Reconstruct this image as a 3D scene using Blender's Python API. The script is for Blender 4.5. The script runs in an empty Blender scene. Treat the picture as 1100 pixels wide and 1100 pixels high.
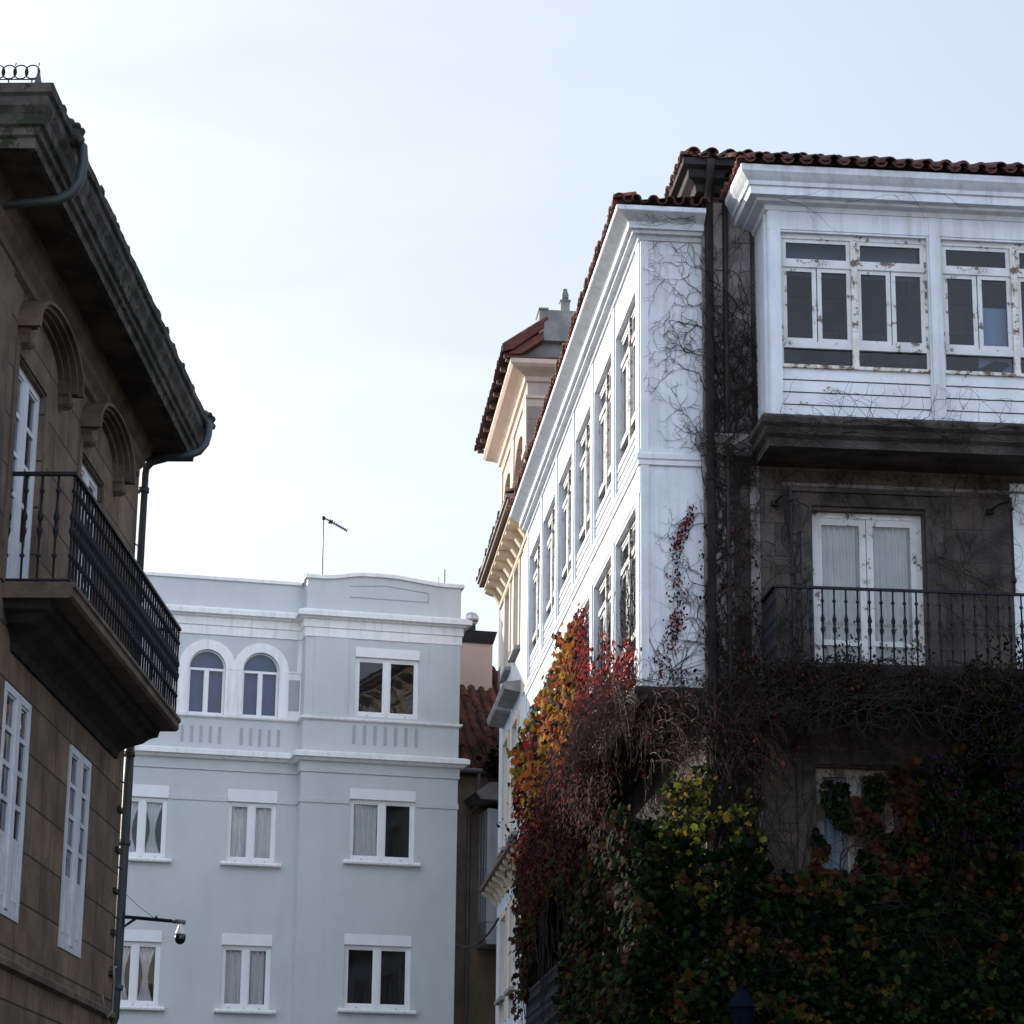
import bpy, math, random
from mathutils import Vector, Matrix, noise
R_ = math.radians
random.seed(7)
scn = bpy.context.scene
COL = scn.collection

# ------------------------------------------------------------------ camera
PIT, ROLL = 0.27525, 0.01251
c_, s_ = math.cos(PIT), math.sin(PIT)
fwd = Vector((0, c_, s_)); up0 = Vector((0, -s_, c_)); rt0 = Vector((1, 0, 0))
rt = math.cos(ROLL) * rt0 + math.sin(ROLL) * up0
upv = -math.sin(ROLL) * rt0 + math.cos(ROLL) * up0
cam_d = bpy.data.cameras.new('camera'); cam = bpy.data.objects.new('camera', cam_d); COL.objects.link(cam)
cam_d.sensor_width = 36; cam_d.lens = 2800 / 1100 * 36
cam_d.clip_start = 0.1; cam_d.clip_end = 3000
m = Matrix((rt, upv, -fwd)).transposed().to_4x4(); m.translation = Vector((0, 0, 1.6))
cam.matrix_world = m
scn.camera = cam

# ------------------------------------------------------------------ sky, sun, exposure
SUN_AZ, SUN_EL = 50.0, 18.6                # degrees left of the street axis, above the horizon
world = bpy.data.worlds.new('World'); scn.world = world; world.use_nodes = True
nt = world.node_tree; nt.nodes.clear()
sky = nt.nodes.new('ShaderNodeTexSky'); sky.sky_type = 'NISHITA'; sky.sun_disc = False
sky.sun_elevation = R_(SUN_EL); sky.sun_rotation = R_(-SUN_AZ)
sky.altitude = 20; sky.air_density = 1.0; sky.dust_density = 3.0; sky.ozone_density = 1.0
bg = nt.nodes.new('ShaderNodeBackground'); bg.inputs[1].default_value = 0.15
wo = nt.nodes.new('ShaderNodeOutputWorld')
hsv = nt.nodes.new('ShaderNodeHueSaturation'); hsv.inputs['Saturation'].default_value = 0.66
nt.links.new(sky.outputs[0], hsv.inputs['Color']); veil = nt.nodes.new('ShaderNodeMix'); veil.data_type = 'RGBA'; veil.inputs[0].default_value = 0.55   # thin even high cloud over the clear sky
veil.inputs[7].default_value = (2.3, 2.6, 3.2, 1)
nt.links.new(hsv.outputs[0], veil.inputs[6])
wtc = nt.nodes.new('ShaderNodeTexCoord'); wsx = nt.nodes.new('ShaderNodeSeparateXYZ'); nt.links.new(wtc.outputs['Generated'], wsx.inputs[0])
wmr = nt.nodes.new('ShaderNodeMapRange'); wmr.inputs[1].default_value = -0.15; wmr.inputs[2].default_value = -0.75; nt.links.new(wsx.outputs[1], wmr.inputs[0])
wnz = nt.nodes.new('ShaderNodeTexNoise'); wnz.inputs['Scale'].default_value = 2.2; wnz.inputs['Detail'].default_value = 7; nt.links.new(wtc.outputs['Generated'], wnz.inputs['Vector'])
wn2 = nt.nodes.new('ShaderNodeMapRange'); wn2.inputs[1].default_value = 0.38; wn2.inputs[2].default_value = 0.62; nt.links.new(wnz.outputs['Fac'], wn2.inputs[0])
wmp = nt.nodes.new('ShaderNodeMapping'); wmp.inputs['Scale'].default_value = (5, 5, 14); wmp.inputs['Rotation'].default_value = (.5, .3, .2); nt.links.new(wtc.outputs['Generated'], wmp.inputs[0])
wn3 = nt.nodes.new('ShaderNodeTexNoise'); wn3.inputs['Scale'].default_value = 1.5; wn3.inputs['Detail'].default_value = 8; wn3.inputs['Distortion'].default_value = .6; nt.links.new(wmp.outputs[0], wn3.inputs['Vector'])
wm3 = nt.nodes.new('ShaderNodeMapRange'); wm3.inputs[1].default_value = .35; wm3.inputs[2].default_value = .75; wm3.inputs[3].default_value = .50; wm3.inputs[4].default_value = .66; nt.links.new(wn3.outputs['Fac'], wm3.inputs[0]); nt.links.new(wm3.outputs[0], veil.inputs[0])
wmu = nt.nodes.new('ShaderNodeMath'); wmu.operation = 'MULTIPLY'; nt.links.new(wmr.outputs[0], wmu.inputs[0]); nt.links.new(wn2.outputs[0], wmu.inputs[1])
added_cloud = nt.nodes.new('ShaderNodeMix'); added_cloud.data_type = 'RGBA'; added_cloud.inputs[7].default_value = (6.2, 7.2, 9.0, 1)   # unseen bright bank added behind the camera to light the shaded fronts
nt.links.new(wmu.outputs[0], added_cloud.inputs[0]); nt.links.new(veil.outputs[2], added_cloud.inputs[6])
nt.links.new(added_cloud.outputs[2], bg.inputs[0]); nt.links.new(bg.outputs[0], wo.inputs[0])

sd = bpy.data.lights.new('sun', 'SUN'); sd.energy = 3.9; sd.angle = R_(0.5); sd.color = (1.0, 0.93, 0.83)
sun = bpy.data.objects.new('sun', sd); COL.objects.link(sun)
sdir = Vector((-math.sin(R_(SUN_AZ)) * math.cos(R_(SUN_EL)), math.cos(R_(SUN_AZ)) * math.cos(R_(SUN_EL)), math.sin(R_(SUN_EL))))
sun.rotation_euler = sdir.to_track_quat('Z', 'Y').to_euler(); sun.location = (-60, 60, 60)
scn.view_settings.view_transform = 'Standard'; scn.view_settings.look = 'None'
scn.view_settings.gamma = 1; scn.view_settings.exposure = 0.95
scn.render.engine = 'CYCLES'

# ------------------------------------------------------------------ materials
def _n(t, typ, **k):
    n = t.nodes.new(typ)
    for a, b in k.items(): setattr(n, a, b)
    return n
def rgb(c): return (c[0], c[1], c[2], 1)
def mat(name, base, alt=None, scale=2.0, rough=0.7, bump=0.0, bscale=40.0, streak=None, metal=0.0, spec=0.3, brick=None, peel=None, rand=0.0, lo=.4, hi=.62):
    """noise-mottled paint/stone; brick=(w,h,mortar colour) joints; peel=(colour,threshold) flaked patches; streak=(colour,amount) runs downwards"""
    M = bpy.data.materials.new(name); M.use_nodes = True; t = M.node_tree
    b = t.nodes['Principled BSDF']; b.inputs['Roughness'].default_value = rough; b.inputs['Metallic'].default_value = metal
    b.inputs['Specular IOR Level'].default_value = spec
    tc = _n(t, 'ShaderNodeTexCoord'); L = t.links.new
    vec = tc.outputs['Object']
    col = None
    def mix(fac, a, bb):
        mx = _n(t, 'ShaderNodeMix', data_type='RGBA')
        if hasattr(fac, 'links') or hasattr(fac, 'is_linked'): L(fac, mx.inputs[0])
        else: mx.inputs[0].default_value = fac
        for i, v in ((6, a), (7, bb)):
            if isinstance(v, tuple): mx.inputs[i].default_value = rgb(v)
            else: L(v, mx.inputs[i])
        return mx.outputs[2]
    def nz(sc, det=6, vv=None, rr=.6):
        n = _n(t, 'ShaderNodeTexNoise'); n.inputs['Scale'].default_value = sc; n.inputs['Detail'].default_value = det; n.inputs['Roughness'].default_value = rr
        L(vv or vec, n.inputs['Vector']); return n.outputs['Fac']
    def ramp(f, a, bb):
        r = _n(t, 'ShaderNodeMapRange'); r.inputs[1].default_value = a; r.inputs[2].default_value = bb; L(f, r.inputs[0]); return r.outputs[0]
    alt = alt or tuple(v * 0.8 for v in base)
    col = mix(ramp(nz(scale), lo, hi), base, alt)
    if streak:
        mp = _n(t, 'ShaderNodeMapping'); mp.inputs['Scale'].default_value = streak[2] if len(streak) > 2 else (2.6, 2.6, .55); L(vec, mp.inputs[0])
        col = mix(ramp(nz(1.0, 5, mp.outputs[0]), .5, .75), col, streak[0]) if streak[1] >= 1 else mix_amt(t, L, nz, ramp, mix, mp, col, streak)
    h = nz(bscale, 5)
    if brick or 'granite' in name:                                    # crystalline speckle of granite
        sp = ramp(nz(90, 3, rr=.8), .35, .65); mu = _n(t, 'ShaderNodeMix', data_type='RGBA', blend_type='MULTIPLY'); mu.inputs[0].default_value = .75
        rr_ = _n(t, 'ShaderNodeMix', data_type='RGBA'); L(sp, rr_.inputs[0]); rr_.inputs[6].default_value = (.62, .62, .64, 1); rr_.inputs[7].default_value = (1.4, 1.37, 1.33, 1)
        L(col, mu.inputs[6]); L(rr_.outputs[2], mu.inputs[7]); col = mu.outputs[2]
        md = ramp(nz(.55, 3), .35, .65); m3 = _n(t, 'ShaderNodeMix', data_type='RGBA', blend_type='MULTIPLY'); m3.inputs[0].default_value = .6
        r3 = _n(t, 'ShaderNodeMix', data_type='RGBA'); L(md, r3.inputs[0]); r3.inputs[6].default_value = (.7, .7, .72, 1); r3.inputs[7].default_value = (1.25, 1.22, 1.18, 1)
        L(col, m3.inputs[6]); L(r3.outputs[2], m3.inputs[7]); col = m3.outputs[2]
    if brick:
        w, hh, mc = brick
        sx = _n(t, 'ShaderNodeSeparateXYZ'); L(vec, sx.inputs[0])
        ad = _n(t, 'ShaderNodeMath', operation='ADD'); L(sx.outputs[0], ad.inputs[0]); L(sx.outputs[1], ad.inputs[1])
        cb = _n(t, 'ShaderNodeCombineXYZ'); L(ad.outputs[0], cb.inputs[0]); L(sx.outputs[2], cb.inputs[1])
        br = _n(t, 'ShaderNodeTexBrick'); L(cb.outputs[0], br.inputs['Vector']); br.inputs['Scale'].default_value = 1
        br.inputs['Brick Width'].default_value = w; br.inputs['Row Height'].default_value = hh; br.inputs['Mortar Size'].default_value = .011; br.offset = .37; br.squash = 1.35; br.squash_frequency = 3
        br.inputs['Mortar Smooth'].default_value = .3
        br.inputs['Color1'].default_value = (.78, .78, .80, 1); br.inputs['Color2'].default_value = (1.20, 1.15, 1.09, 1); br.inputs['Mortar'].default_value = (1, 1, 1, 1)
        mu = _n(t, 'ShaderNodeMix', data_type='RGBA', blend_type='MULTIPLY'); mu.inputs[0].default_value = 1
        L(col, mu.inputs[6]); L(br.outputs['Color'], mu.inputs[7])
        col = mix(br.outputs['Fac'], mu.outputs[2], mc)
        sb = _n(t, 'ShaderNodeMath', operation='SUBTRACT'); L(h, sb.inputs[0]); L(br.outputs['Fac'], sb.inputs[1]); h = sb.outputs[0]
    if peel:
        f = ramp(nz(peel[2] if len(peel) > 2 else 9.0, 9, rr=.72), peel[1], peel[1] + .03)
        col = mix(f, col, peel[0])
    if rand:
        oi = _n(t, 'ShaderNodeNewGeometry')
        mr = _n(t, 'ShaderNodeMapRange'); mr.inputs[3].default_value = 1 - rand; mr.inputs[4].default_value = 1 + rand
        L(oi.outputs['Random Per Island'], mr.inputs[0])
        hs = _n(t, 'ShaderNodeHueSaturation'); L(mr.outputs[0], hs.inputs['Value']); L(col, hs.inputs['Color']); col = hs.outputs[0]
    L(col, b.inputs['Base Color'])
    if bump:
        bp = _n(t, 'ShaderNodeBump'); bp.inputs['Strength'].default_value = bump; bp.inputs['Distance'].default_value = .02
        L(h, bp.inputs['Height']); L(bp.outputs[0], b.inputs['Normal'])
    return M
def mix_amt(t, L, nz, ramp, mix, mp, col, streak):
    r = ramp(nz(1.0, 5, mp.outputs[0]), .48, .75)
    mm = _n(t, 'ShaderNodeMath', operation='MULTIPLY'); mm.inputs[1].default_value = streak[1]; L(r, mm.inputs[0])
    return mix(mm.outputs[0], col, streak[0])
def leafmat(name, a, b, trans=.25):
    M = mat(name, a, b, scale=9, rough=.75, spec=.03, rand=.5, lo=.35, hi=.65)
    t = M.node_tree; pb = t.nodes['Principled BSDF']; out = t.nodes['Material Output']
    tr = _n(t, 'ShaderNodeBsdfTranslucent'); src = pb.inputs['Base Color'].links[0].from_socket
    t.links.new(src, tr.inputs[0])
    ms = _n(t, 'ShaderNodeMixShader'); ms.inputs[0].default_value = trans
    t.links.new(pb.outputs[0], ms.inputs[1]); t.links.new(tr.outputs[0], ms.inputs[2]); t.links.new(ms.outputs[0], out.inputs[0])
    return M
def glassmat(name, tint=(.86, .9, .95), dirt=.02, ior=1.45):
    M = bpy.data.materials.new(name); M.use_nodes = True; t = M.node_tree; t.nodes.clear(); L = t.links.new
    o = _n(t, 'ShaderNodeOutputMaterial'); tr = _n(t, 'ShaderNodeBsdfTransparent'); tr.inputs[0].default_value = rgb(tint)
    gl = _n(t, 'ShaderNodeBsdfGlossy'); gl.inputs['Roughness'].default_value = .015; gl.inputs[0].default_value = (1, 1, 1, 1)
    fr = _n(t, 'ShaderNodeFresnel'); fr.inputs[0].default_value = ior
    tc = _n(t, 'ShaderNodeTexCoord'); nz = _n(t, 'ShaderNodeTexNoise'); nz.inputs['Scale'].default_value = 1.6; nz.inputs['Detail'].default_value = 1
    L(tc.outputs['Object'], nz.inputs['Vector'])
    bp = _n(t, 'ShaderNodeBump'); bp.inputs['Strength'].default_value = .05; bp.inputs['Distance'].default_value = .05; L(nz.outputs['Fac'], bp.inputs['Height']); L(bp.outputs[0], gl.inputs['Normal'])
    ms = _n(t, 'ShaderNodeMixShader'); L(fr.outputs[0], ms.inputs[0]); L(tr.outputs[0], ms.inputs[1]); L(gl.outputs[0], ms.inputs[2])
    df = _n(t, 'ShaderNodeBsdfDiffuse'); df.inputs[0].default_value = (.35, .34, .32, 1)
    m2 = _n(t, 'ShaderNodeMixShader'); m2.inputs[0].default_value = dirt; L(ms.outputs[0], m2.inputs[1]); L(df.outputs[0], m2.inputs[2]); L(m2.outputs[0], o.inputs[0])
    return M
MT = dict(
 pave=mat('paving', (.16, .15, .14), (.11, .105, .10), 3, .85, .3, 20, brick=(.8, .5, (.05, .05, .05))),
 stoneL=mat('granite_warm', (.195, .155, .118), (.11, .088, .07), 1.7, .9, .6, 30, streak=((.06, .052, .046), .6), brick=(.95, .46, (.036, .03, .026))),
 stoneLp=mat('granite_plain', (.165, .132, .102), (.08, .066, .055), 2.2, .9, .6, 26, streak=((.05, .045, .04), .7)),
 corniceL=mat('weathered_cornice', (.095, .085, .077), (.034, .033, .031), 3.0, .95, 1.0, 16, streak=((.028, .03, .028), .9), peel=((.022, .026, .018), .50, 3.5)),
 soffit=mat('stained_soffit', (.13, .095, .07), (.05, .042, .037), 1.6, .95, .3, 20, lo=.42, hi=.6),
 moss=mat('mossy_tile', (.05, .05, .045), (.028, .034, .026), 5, .95, .9, 18, peel=((.085, .06, .05), .62, 3.0)),
 stoneR=mat('granite_dark', (.105, .092, .086), (.06, .053, .051), 2.0, .95, .5, 30, streak=((.03, .027, .025), .8), brick=(.9, .44, (.05, .045, .043))),
 stoneRp=mat('granite_dark_trim', (.08, .07, .066), (.04, .036, .035), 3.0, .95, .6, 26, streak=((.025, .023, .021), .8)),
 stoneRg=mat('granite_grey', (.27, .255, .25), (.15, .142, .14), 3.0, .95, .6, 26, streak=((.08, .075, .074), .5)),
 blackish=mat('blackish_render', (.035, .033, .033), (.018, .017, .017), 4.0, .95, .5, 20),
 blue=mat('pale_blue_render', (.56, .582, .578), (.52, .548, .548), .8, .85, .25, 40, streak=((.43, .46, .465), .4, (2.2, 2.2, .5))),
 bwhite=mat('white_trim', (.86, .85, .83), (.79, .785, .77), 1.6, .75, .12, 40, streak=((.48, .475, .46), .5, (9, 9, .8))),
 pvc=mat('white_pvc', (.78, .78, .78), (.74, .74, .745), 3, .4, 0),
 wpaint=mat('white_paint', (.65, .69, .745), (.57, .605, .66), 2.2, .6, .15, 30, streak=((.36, .37, .37), .6, (8, 8, .5))),
 wflake=mat('flaking_paint', (.62, .635, .65), (.52, .53, .545), 3, .65, .25, 25, streak=((.45, .42, .37), .5), peel=((.15, .12, .095), .575, 6.0)),
 wgrey=mat('grey_flaked_paint', (.36, .35, .33), (.22, .21, .195), 3, .8, .3, 25, streak=((.12, .11, .095), .8, (8, 8, .6)), peel=((.12, .10, .08), .55, 6.0)),  # darker, greyer copy of the flaking paint
 wheavy=mat('bare_weathered_paint', (.70, .69, .67), (.52, .48, .42), 3, .75, .35, 25, streak=((.26, .21, .16), .8, (14, 14, .6)), peel=((.15, .115, .085), .52, 6.0)),
 boards=mat('flaking_boards', (.65, .685, .735), (.575, .60, .645), 3, .65, .25, 25, streak=((.5, .45, .38), .35), peel=((.2, .165, .13), .615, 5.0)),
 leaf_g=leafmat('leaf_green', (.018, .032, .009), (.011, .020, .007)),
 leaf_yg=leafmat('leaf_lime', (.16, .17, .025), (.07, .095, .018), .35),
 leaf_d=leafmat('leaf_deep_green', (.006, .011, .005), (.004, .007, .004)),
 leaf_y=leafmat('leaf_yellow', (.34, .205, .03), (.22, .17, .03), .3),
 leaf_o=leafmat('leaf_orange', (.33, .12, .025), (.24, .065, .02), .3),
 leaf_y_shade=leafmat('leaf_shaded_yellow', (.06, .043, .010), (.034, .028, .008), .2),  # copy of the yellow leaf with shade put into its colour
 leaf_o_shade=leafmat('leaf_shaded_orange', (.055, .022, .010), (.034, .014, .008), .2),  # orange leaf likewise, darkened to stand for shade
 leaf_r=leafmat('leaf_red', (.30, .035, .035), (.19, .02, .028), .3),
 leaf_w=leafmat('leaf_wine', (.032, .008, .011), (.018, .006, .008), .15),
 leaf_b=leafmat('leaf_brown', (.055, .032, .02), (.034, .02, .014), .15),
 leaf_p=leafmat('bract_purple', (.032, .007, .042), (.02, .005, .028), .3),
 stem=mat('vine_stem', (.019, .014, .012), (.011, .008, .007), 8, .9),
 twig=mat('dry_twig', (.06, .036, .030), (.03, .019, .017), 8, .85),
 iron=mat('wrought_iron', (.012, .0135, .019), (.008, .009, .012), 6, .6, .15, 60, spec=.22),
 pipe=mat('green_downpipe', (.045, .062, .070), (.030, .040, .046), 3, .5, .15, 40, spec=.4),
 zinc=mat('grey_zinc', (.22, .23, .235), (.15, .155, .16), 3, .5, .1, 40, metal=.4),
 steel=mat('bright_steel', (.55, .57, .6), (.42, .44, .46), 4, .3, 0, metal=.9),
 tile=mat('red_clay_tile', (.17, .062, .044), (.095, .04, .032), 6, .85, .35, 30, rand=.3),
 tileg=mat('lichened_tile', (.12, .046, .034), (.05, .025, .022), 4, .9, .4, 30, rand=.4, peel=((.03, .028, .025), .54, 2.5)),
 tiled=mat('dark_clay_tile', (.10, .044, .036), (.05, .028, .026), 5, .9, .4, 30, rand=.35),
 cream=mat('cream_render', (.66, .55, .41), (.58, .48, .36), 1.6, .85, .1, 40, streak=((.42, .34, .25), .3)),
 creamp=mat('pinkish_cream_render', (.60, .47, .38), (.52, .41, .335), 1.6, .85, .1, 40, streak=((.38, .29, .23), .4, (6, 6, .5))),
 pinkst=mat('pinkish_stone', (.48, .40, .36), (.40, .33, .30), 2.0, .9, .2, 30, brick=(2.4, .55, (.28, .22, .2))),
 greyst=mat('grey_render', (.30, .29, .28), (.19, .185, .18), 2.2, .9, .3, 20),
 beige=mat('beige_render', (.30, .25, .19), (.22, .185, .14), 1.2, .9, .15, 30, streak=((.15, .125, .1), .5)),
 pinkch=mat('pink_render', (.50, .42, .38), (.45, .375, .34), 2, .9, .1, 40),
 wood=mat('brown_rafter', (.16, .10, .07), (.10, .065, .05), 5, .8, .2, 30),
 slot=mat('grey_blue_slot', (.37, .405, .415), (.34, .37, .385), 2, .9),
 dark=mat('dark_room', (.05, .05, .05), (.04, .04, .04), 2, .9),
 curtain=mat('curtain_cloth', (.86, .84, .80), (.80, .78, .74), 2, .9),
 curtb=mat('cream_curtain', (.56, .56, .53), (.48, .48, .46), 2, .9),
 skyrefl=mat('blue_sky_reflection', (.06, .11, .21), (.045, .085, .17), 2, .8),
 blind=mat('grey_blind', (.30, .32, .34), (.27, .29, .31), 2, .8),
 shutter=mat('white_shutter', (.72, .76, .80), (.68, .72, .76), 2, .6, .05),
 camw=mat('camera_housing', (.72, .73, .74), (.68, .69, .70), 3, .4),
 camb=mat('camera_dome', (.012, .012, .014), (.01, .01, .012), 3, .12, spec=.6),
 lampb=mat('blue_black_iron', (.003, .006, .016), (.002, .004, .010), 4, .8, spec=.05),
 bird=mat('dark_feather', (.018, .02, .026), (.012, .013, .018), 12, .6),
 cable=mat('black_cable', (.012, .012, .013), (.01, .01, .011), 4, .6),
 glass=glassmat('window_glass'), glassd=glassmat('old_glass', (.43, .51, .63), .015, 1.36),
)

# ------------------------------------------------------------------ mesh helpers
class MB:
    def __init__(s): s.v = []; s.f = []; s.mi = []; s.ms = []; s.cur = 0; s.sm = []; s.smooth = False
    def use(s, m):
        m = MT[m] if isinstance(m, str) else m
        if m not in s.ms: s.ms.append(m)
        s.cur = s.ms.index(m); return s
    def add(s, vs, fs):
        o = len(s.v); s.v += [tuple(p) for p in vs]
        for f in fs: s.f.append(tuple(o + i for i in f)); s.mi.append(s.cur); s.sm.append(s.smooth)
    def box(s, x0, x1, y0, y1, z0, z1):
        s.add([(x0,y0,z0),(x1,y0,z0),(x1,y1,z0),(x0,y1,z0),(x0,y0,z1),(x1,y0,z1),(x1,y1,z1),(x0,y1,z1)],
              [(3,2,1,0),(4,5,6,7),(0,1,5,4),(1,2,6,5),(2,3,7,6),(3,0,4,7)]); return s
    def quad(s, a, b, c, d): s.add([a, b, c, d], [(0, 1, 2, 3)]); return s
    def prism(s, pts, axis, t0, t1):
        """closed outline pts (2D) extruded along axis 'x'/'y'/'z'; for 'y': (x,z), for 'x': (y,z), for 'z': (x,y)"""
        def mk(p, t): return {'y': (p[0], t, p[1]), 'x': (t, p[0], p[1]), 'z': (p[0], p[1], t)}[axis]
        n = len(pts)
        s.add([mk(p, t0) for p in pts] + [mk(p, t1) for p in pts],
              [tuple(range(n)), tuple(range(2*n-1, n-1, -1))] + [(i, n+i, n+(i+1) % n, (i+1) % n) for i in range(n)]); return s
    def tube(s, path, r, n=6, cap=True):
        path = [Vector(p) for p in path]; k = len(path)
        rs = r if isinstance(r, (list, tuple)) else [r] * k
        vs = []; prev = None
        for i, p in enumerate(path):
            d = (path[min(i+1, k-1)] - path[max(i-1, 0)])
            d = d.normalized() if d.length > 1e-9 else Vector((0, 0, 1))
            if prev is None: u = d.orthogonal().normalized()
            else:
                u = prev - d * prev.dot(d)
                u = u.normalized() if u.length > 1e-6 else d.orthogonal().normalized()
            prev = u; w = d.cross(u)
            for j in range(n):
                a = 2 * math.pi * j / n; vs.append(p + (u * math.cos(a) + w * math.sin(a)) * rs[i])
        fs = [(i*n+j, i*n+(j+1) % n, (i+1)*n+(j+1) % n, (i+1)*n+j) for i in range(k-1) for j in range(n)]
        if cap: fs += [tuple(range(n-1, -1, -1)), tuple(range((k-1)*n, k*n))]
        s.add(vs, fs); return s
    def lathe(s, prof, n=8, o=(0, 0, 0)):
        vs = [(o[0]+r*math.cos(2*math.pi*j/n), o[1]+r*math.sin(2*math.pi*j/n), o[2]+z) for r, z in prof for j in range(n)]
        k = len(prof)
        fs = [(i*n+j, i*n+(j+1) % n, (i+1)*n+(j+1) % n, (i+1)*n+j) for i in range(k-1) for j in range(n)]
        fs += [tuple(range(n-1, -1, -1)), tuple(range((k-1)*n, k*n))]
        s.add(vs, fs); return s
    def sweep(s, prof, path, close=True):
        """moulding: prof = [(out,z)], path = [(x,y)] walked with the outside on the right hand"""
        k = len(path); P = [Vector((p[0], p[1])) for p in path]; dirs = []
        for i in range(k-1): dirs.append((P[i+1]-P[i]).normalized())
        nr = [Vector((d.y, -d.x)) for d in dirs]
        ms = []
        for i in range(k):
            if i == 0: ms.append(nr[0])
            elif i == k-1: ms.append(nr[-1])
            else:
                mm = nr[i-1] + nr[i]; ms.append(mm / (mm.dot(nr[i])) if mm.length > 1e-6 else nr[i])
        vs = [(P[i].x + ms[i].x*o, P[i].y + ms[i].y*o, z) for i in range(k) for o, z in prof]
        n = len(prof); fs = []
        for i in range(k-1):
            for j in range(n if close else n-1):
                a, b = i*n+j, i*n+(j+1) % n
                fs.append((a, b, b+n, a+n))
        if close: fs += [tuple(range(n-1, -1, -1)), tuple(range((k-1)*n, k*n))]
        s.add(vs, fs); return s
    def wall(s, mp, u0, u1, v0, v1, holes=(), depth=.15):
        """sheet in (u,v) with rectangular holes and reveals; mp(u,v,d) -> point, d = depth behind the face"""
        us = sorted({u0, u1, *[h[0] for h in holes], *[h[1] for h in holes]}); us = [u for u in us if u0 <= u <= u1]
        vv = sorted({v0, v1, *[h[2] for h in holes], *[h[3] for h in holes]}); vv = [v for v in vv if v0 <= v <= v1]
        for i in range(len(us)-1):
            for j in range(len(vv)-1):
                cu, cv = (us[i]+us[i+1])/2, (vv[j]+vv[j+1])/2
                if any(h[0] < cu < h[1] and h[2] < cv < h[3] for h in holes): continue
                s.quad(mp(us[i], vv[j], 0), mp(us[i+1], vv[j], 0), mp(us[i+1], vv[j+1], 0), mp(us[i], vv[j+1], 0))
        for a, b, c, d in holes:
            q = [(a, c), (b, c), (b, d), (a, d)]
            for i in range(4):
                p, r = q[i], q[(i+1) % 4]
                s.quad(mp(*p, 0), mp(*p, depth), mp(*r, depth), mp(*r, 0))
        return s
    def build(s, name, parent=None, loc=(0, 0, 0), rz=0, norm=True):
        me = bpy.data.meshes.new(name); me.from_pydata(s.v, [], s.f)
        for mm in s.ms: me.materials.append(mm)
        me.polygons.foreach_set('material_index', s.mi)
        if any(s.sm): me.polygons.foreach_set('use_smooth', s.sm)
        me.update()
        o = bpy.data.objects.new(name, me); COL.objects.link(o)
        if parent: o.parent = parent
        o.location = loc; o.rotation_euler = (0, 0, rz)
        return o
def tag(o, label=None, cat=None, group=None, kind=None):
    for k, v in (('label', label), ('category', cat), ('group', group), ('kind', kind)):
        if v: o[k] = v
    return o
def thing(name, loc, rz, label, cat, group=None):
    o = bpy.data.objects.new(name, None); COL.objects.link(o); o.location = loc; o.rotation_euler = (0, 0, rz); o.empty_display_size = .3
    return tag(o, label, cat, group)
def dup(src, parent, loc, rz=None):
    c = src.copy(); COL.objects.link(c); c.parent = parent; c.location = loc
    if rz is not None: c.rotation_euler = (0, 0, rz)
    for ch in [x for x in COL.objects if x.parent == src]:
        d = ch.copy(); COL.objects.link(d); d.parent = c
    return c
def one(m, *b):
    k = MB().use(m)
    k.box(*b); return k
def cloth(x0, x1, y, z0, z1, m, amp=.02, waves=9, ph=0.0, gather=0.0):
    k = MB().use(m); k.smooth = True; n = max(12, waves*8); vs = []; rows = 6
    for r in range(rows+1):
        tz = r / rows
        for i in range(n+1):
            t = i/n
            x = x0+(x1-x0)*t
            x += gather*math.sin(math.pi*(1-tz))*((x0+x1)/2-x)
            vs.append((x, y + amp*math.sin(t*waves*2*math.pi+ph+.6*math.sin(3*t+ph)+tz*.5), z0+(z1-z0)*tz))
    w = n+1
    k.add(vs, [(r*w+i, r*w+i+1, (r+1)*w+i+1, (r+1)*w+i) for r in range(rows) for i in range(n)])
    return k

FR = {'R': ((2.4637, 32.0, 0), .0903), 'L': ((-4.305, 28.984, 0), -.03288), 'B': ((-4.527, 56.354, 0), .23514)}
def tow(F, p):
    o, a = FR[F]; return Vector((o[0]+p[0]*math.cos(a)-p[1]*math.sin(a), o[1]+p[0]*math.sin(a)+p[1]*math.cos(a), p[2]))

# ================================================================== GROUND
g = MB().use('pave'); g.quad((-400, -300, 0), (400, -300, 0), (400, 900, 0), (-400, 900, 0))
tag(g.build('ground'), 'grey stone paved street far below the balconies', 'street', kind='structure')

# ================================================================== OPPOSITE ROW (unseen houses added behind the viewpoint to block, bounce and reflect light)
for i, (x, w, h, mm, lab) in enumerate(((-30, 13, 13, 'bwhite', 'added unseen white house with gable opposite the blue house'), (-16.5, 12, 13.5, 'bwhite', 'unseen white gabled house added second from the left behind the viewpoint'), (-4, 11, 13, 'bwhite', 'unseen white gabled house added right behind the viewpoint'), (7.5, 14, 14, 'bwhite', 'widest added unseen white gabled house opposite the front gallery'), (24, 20, 10.5, 'stoneLp', 'unseen granite house added across the lane to shade the ivy'))):  # last one is added off-frame to shade the lower ivy
    rt_ = thing('added_house', (x, -9, 0) if x < 23 else (24, 8, 0), R_(180), lab, 'house', 'unseen houses added behind the viewpoint for the light')
    k = MB().use(mm); k.prism([(-w, 0), (0, 0), (0, h-2.5), (-w/2, h+1.5), (-w, h-2.5)], 'y', 0, 9) if x < 23 else k.box(-.5, 18.5, -13, 8, 0, h); k.build('wall', rt_)
    if x > 23: continue
    src = None
    for zz in range(1, 3):
        for q in range(4):
            xx = -w+w*(q+.5)/4
            if src is None: src = one('dark', -.5, .5, -.03, 0, -.6, 1.2).build('window', rt_, (xx, 0, zz*3.5))
            else: dup(src, rt_, (xx, 0, zz*3.5))
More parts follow.
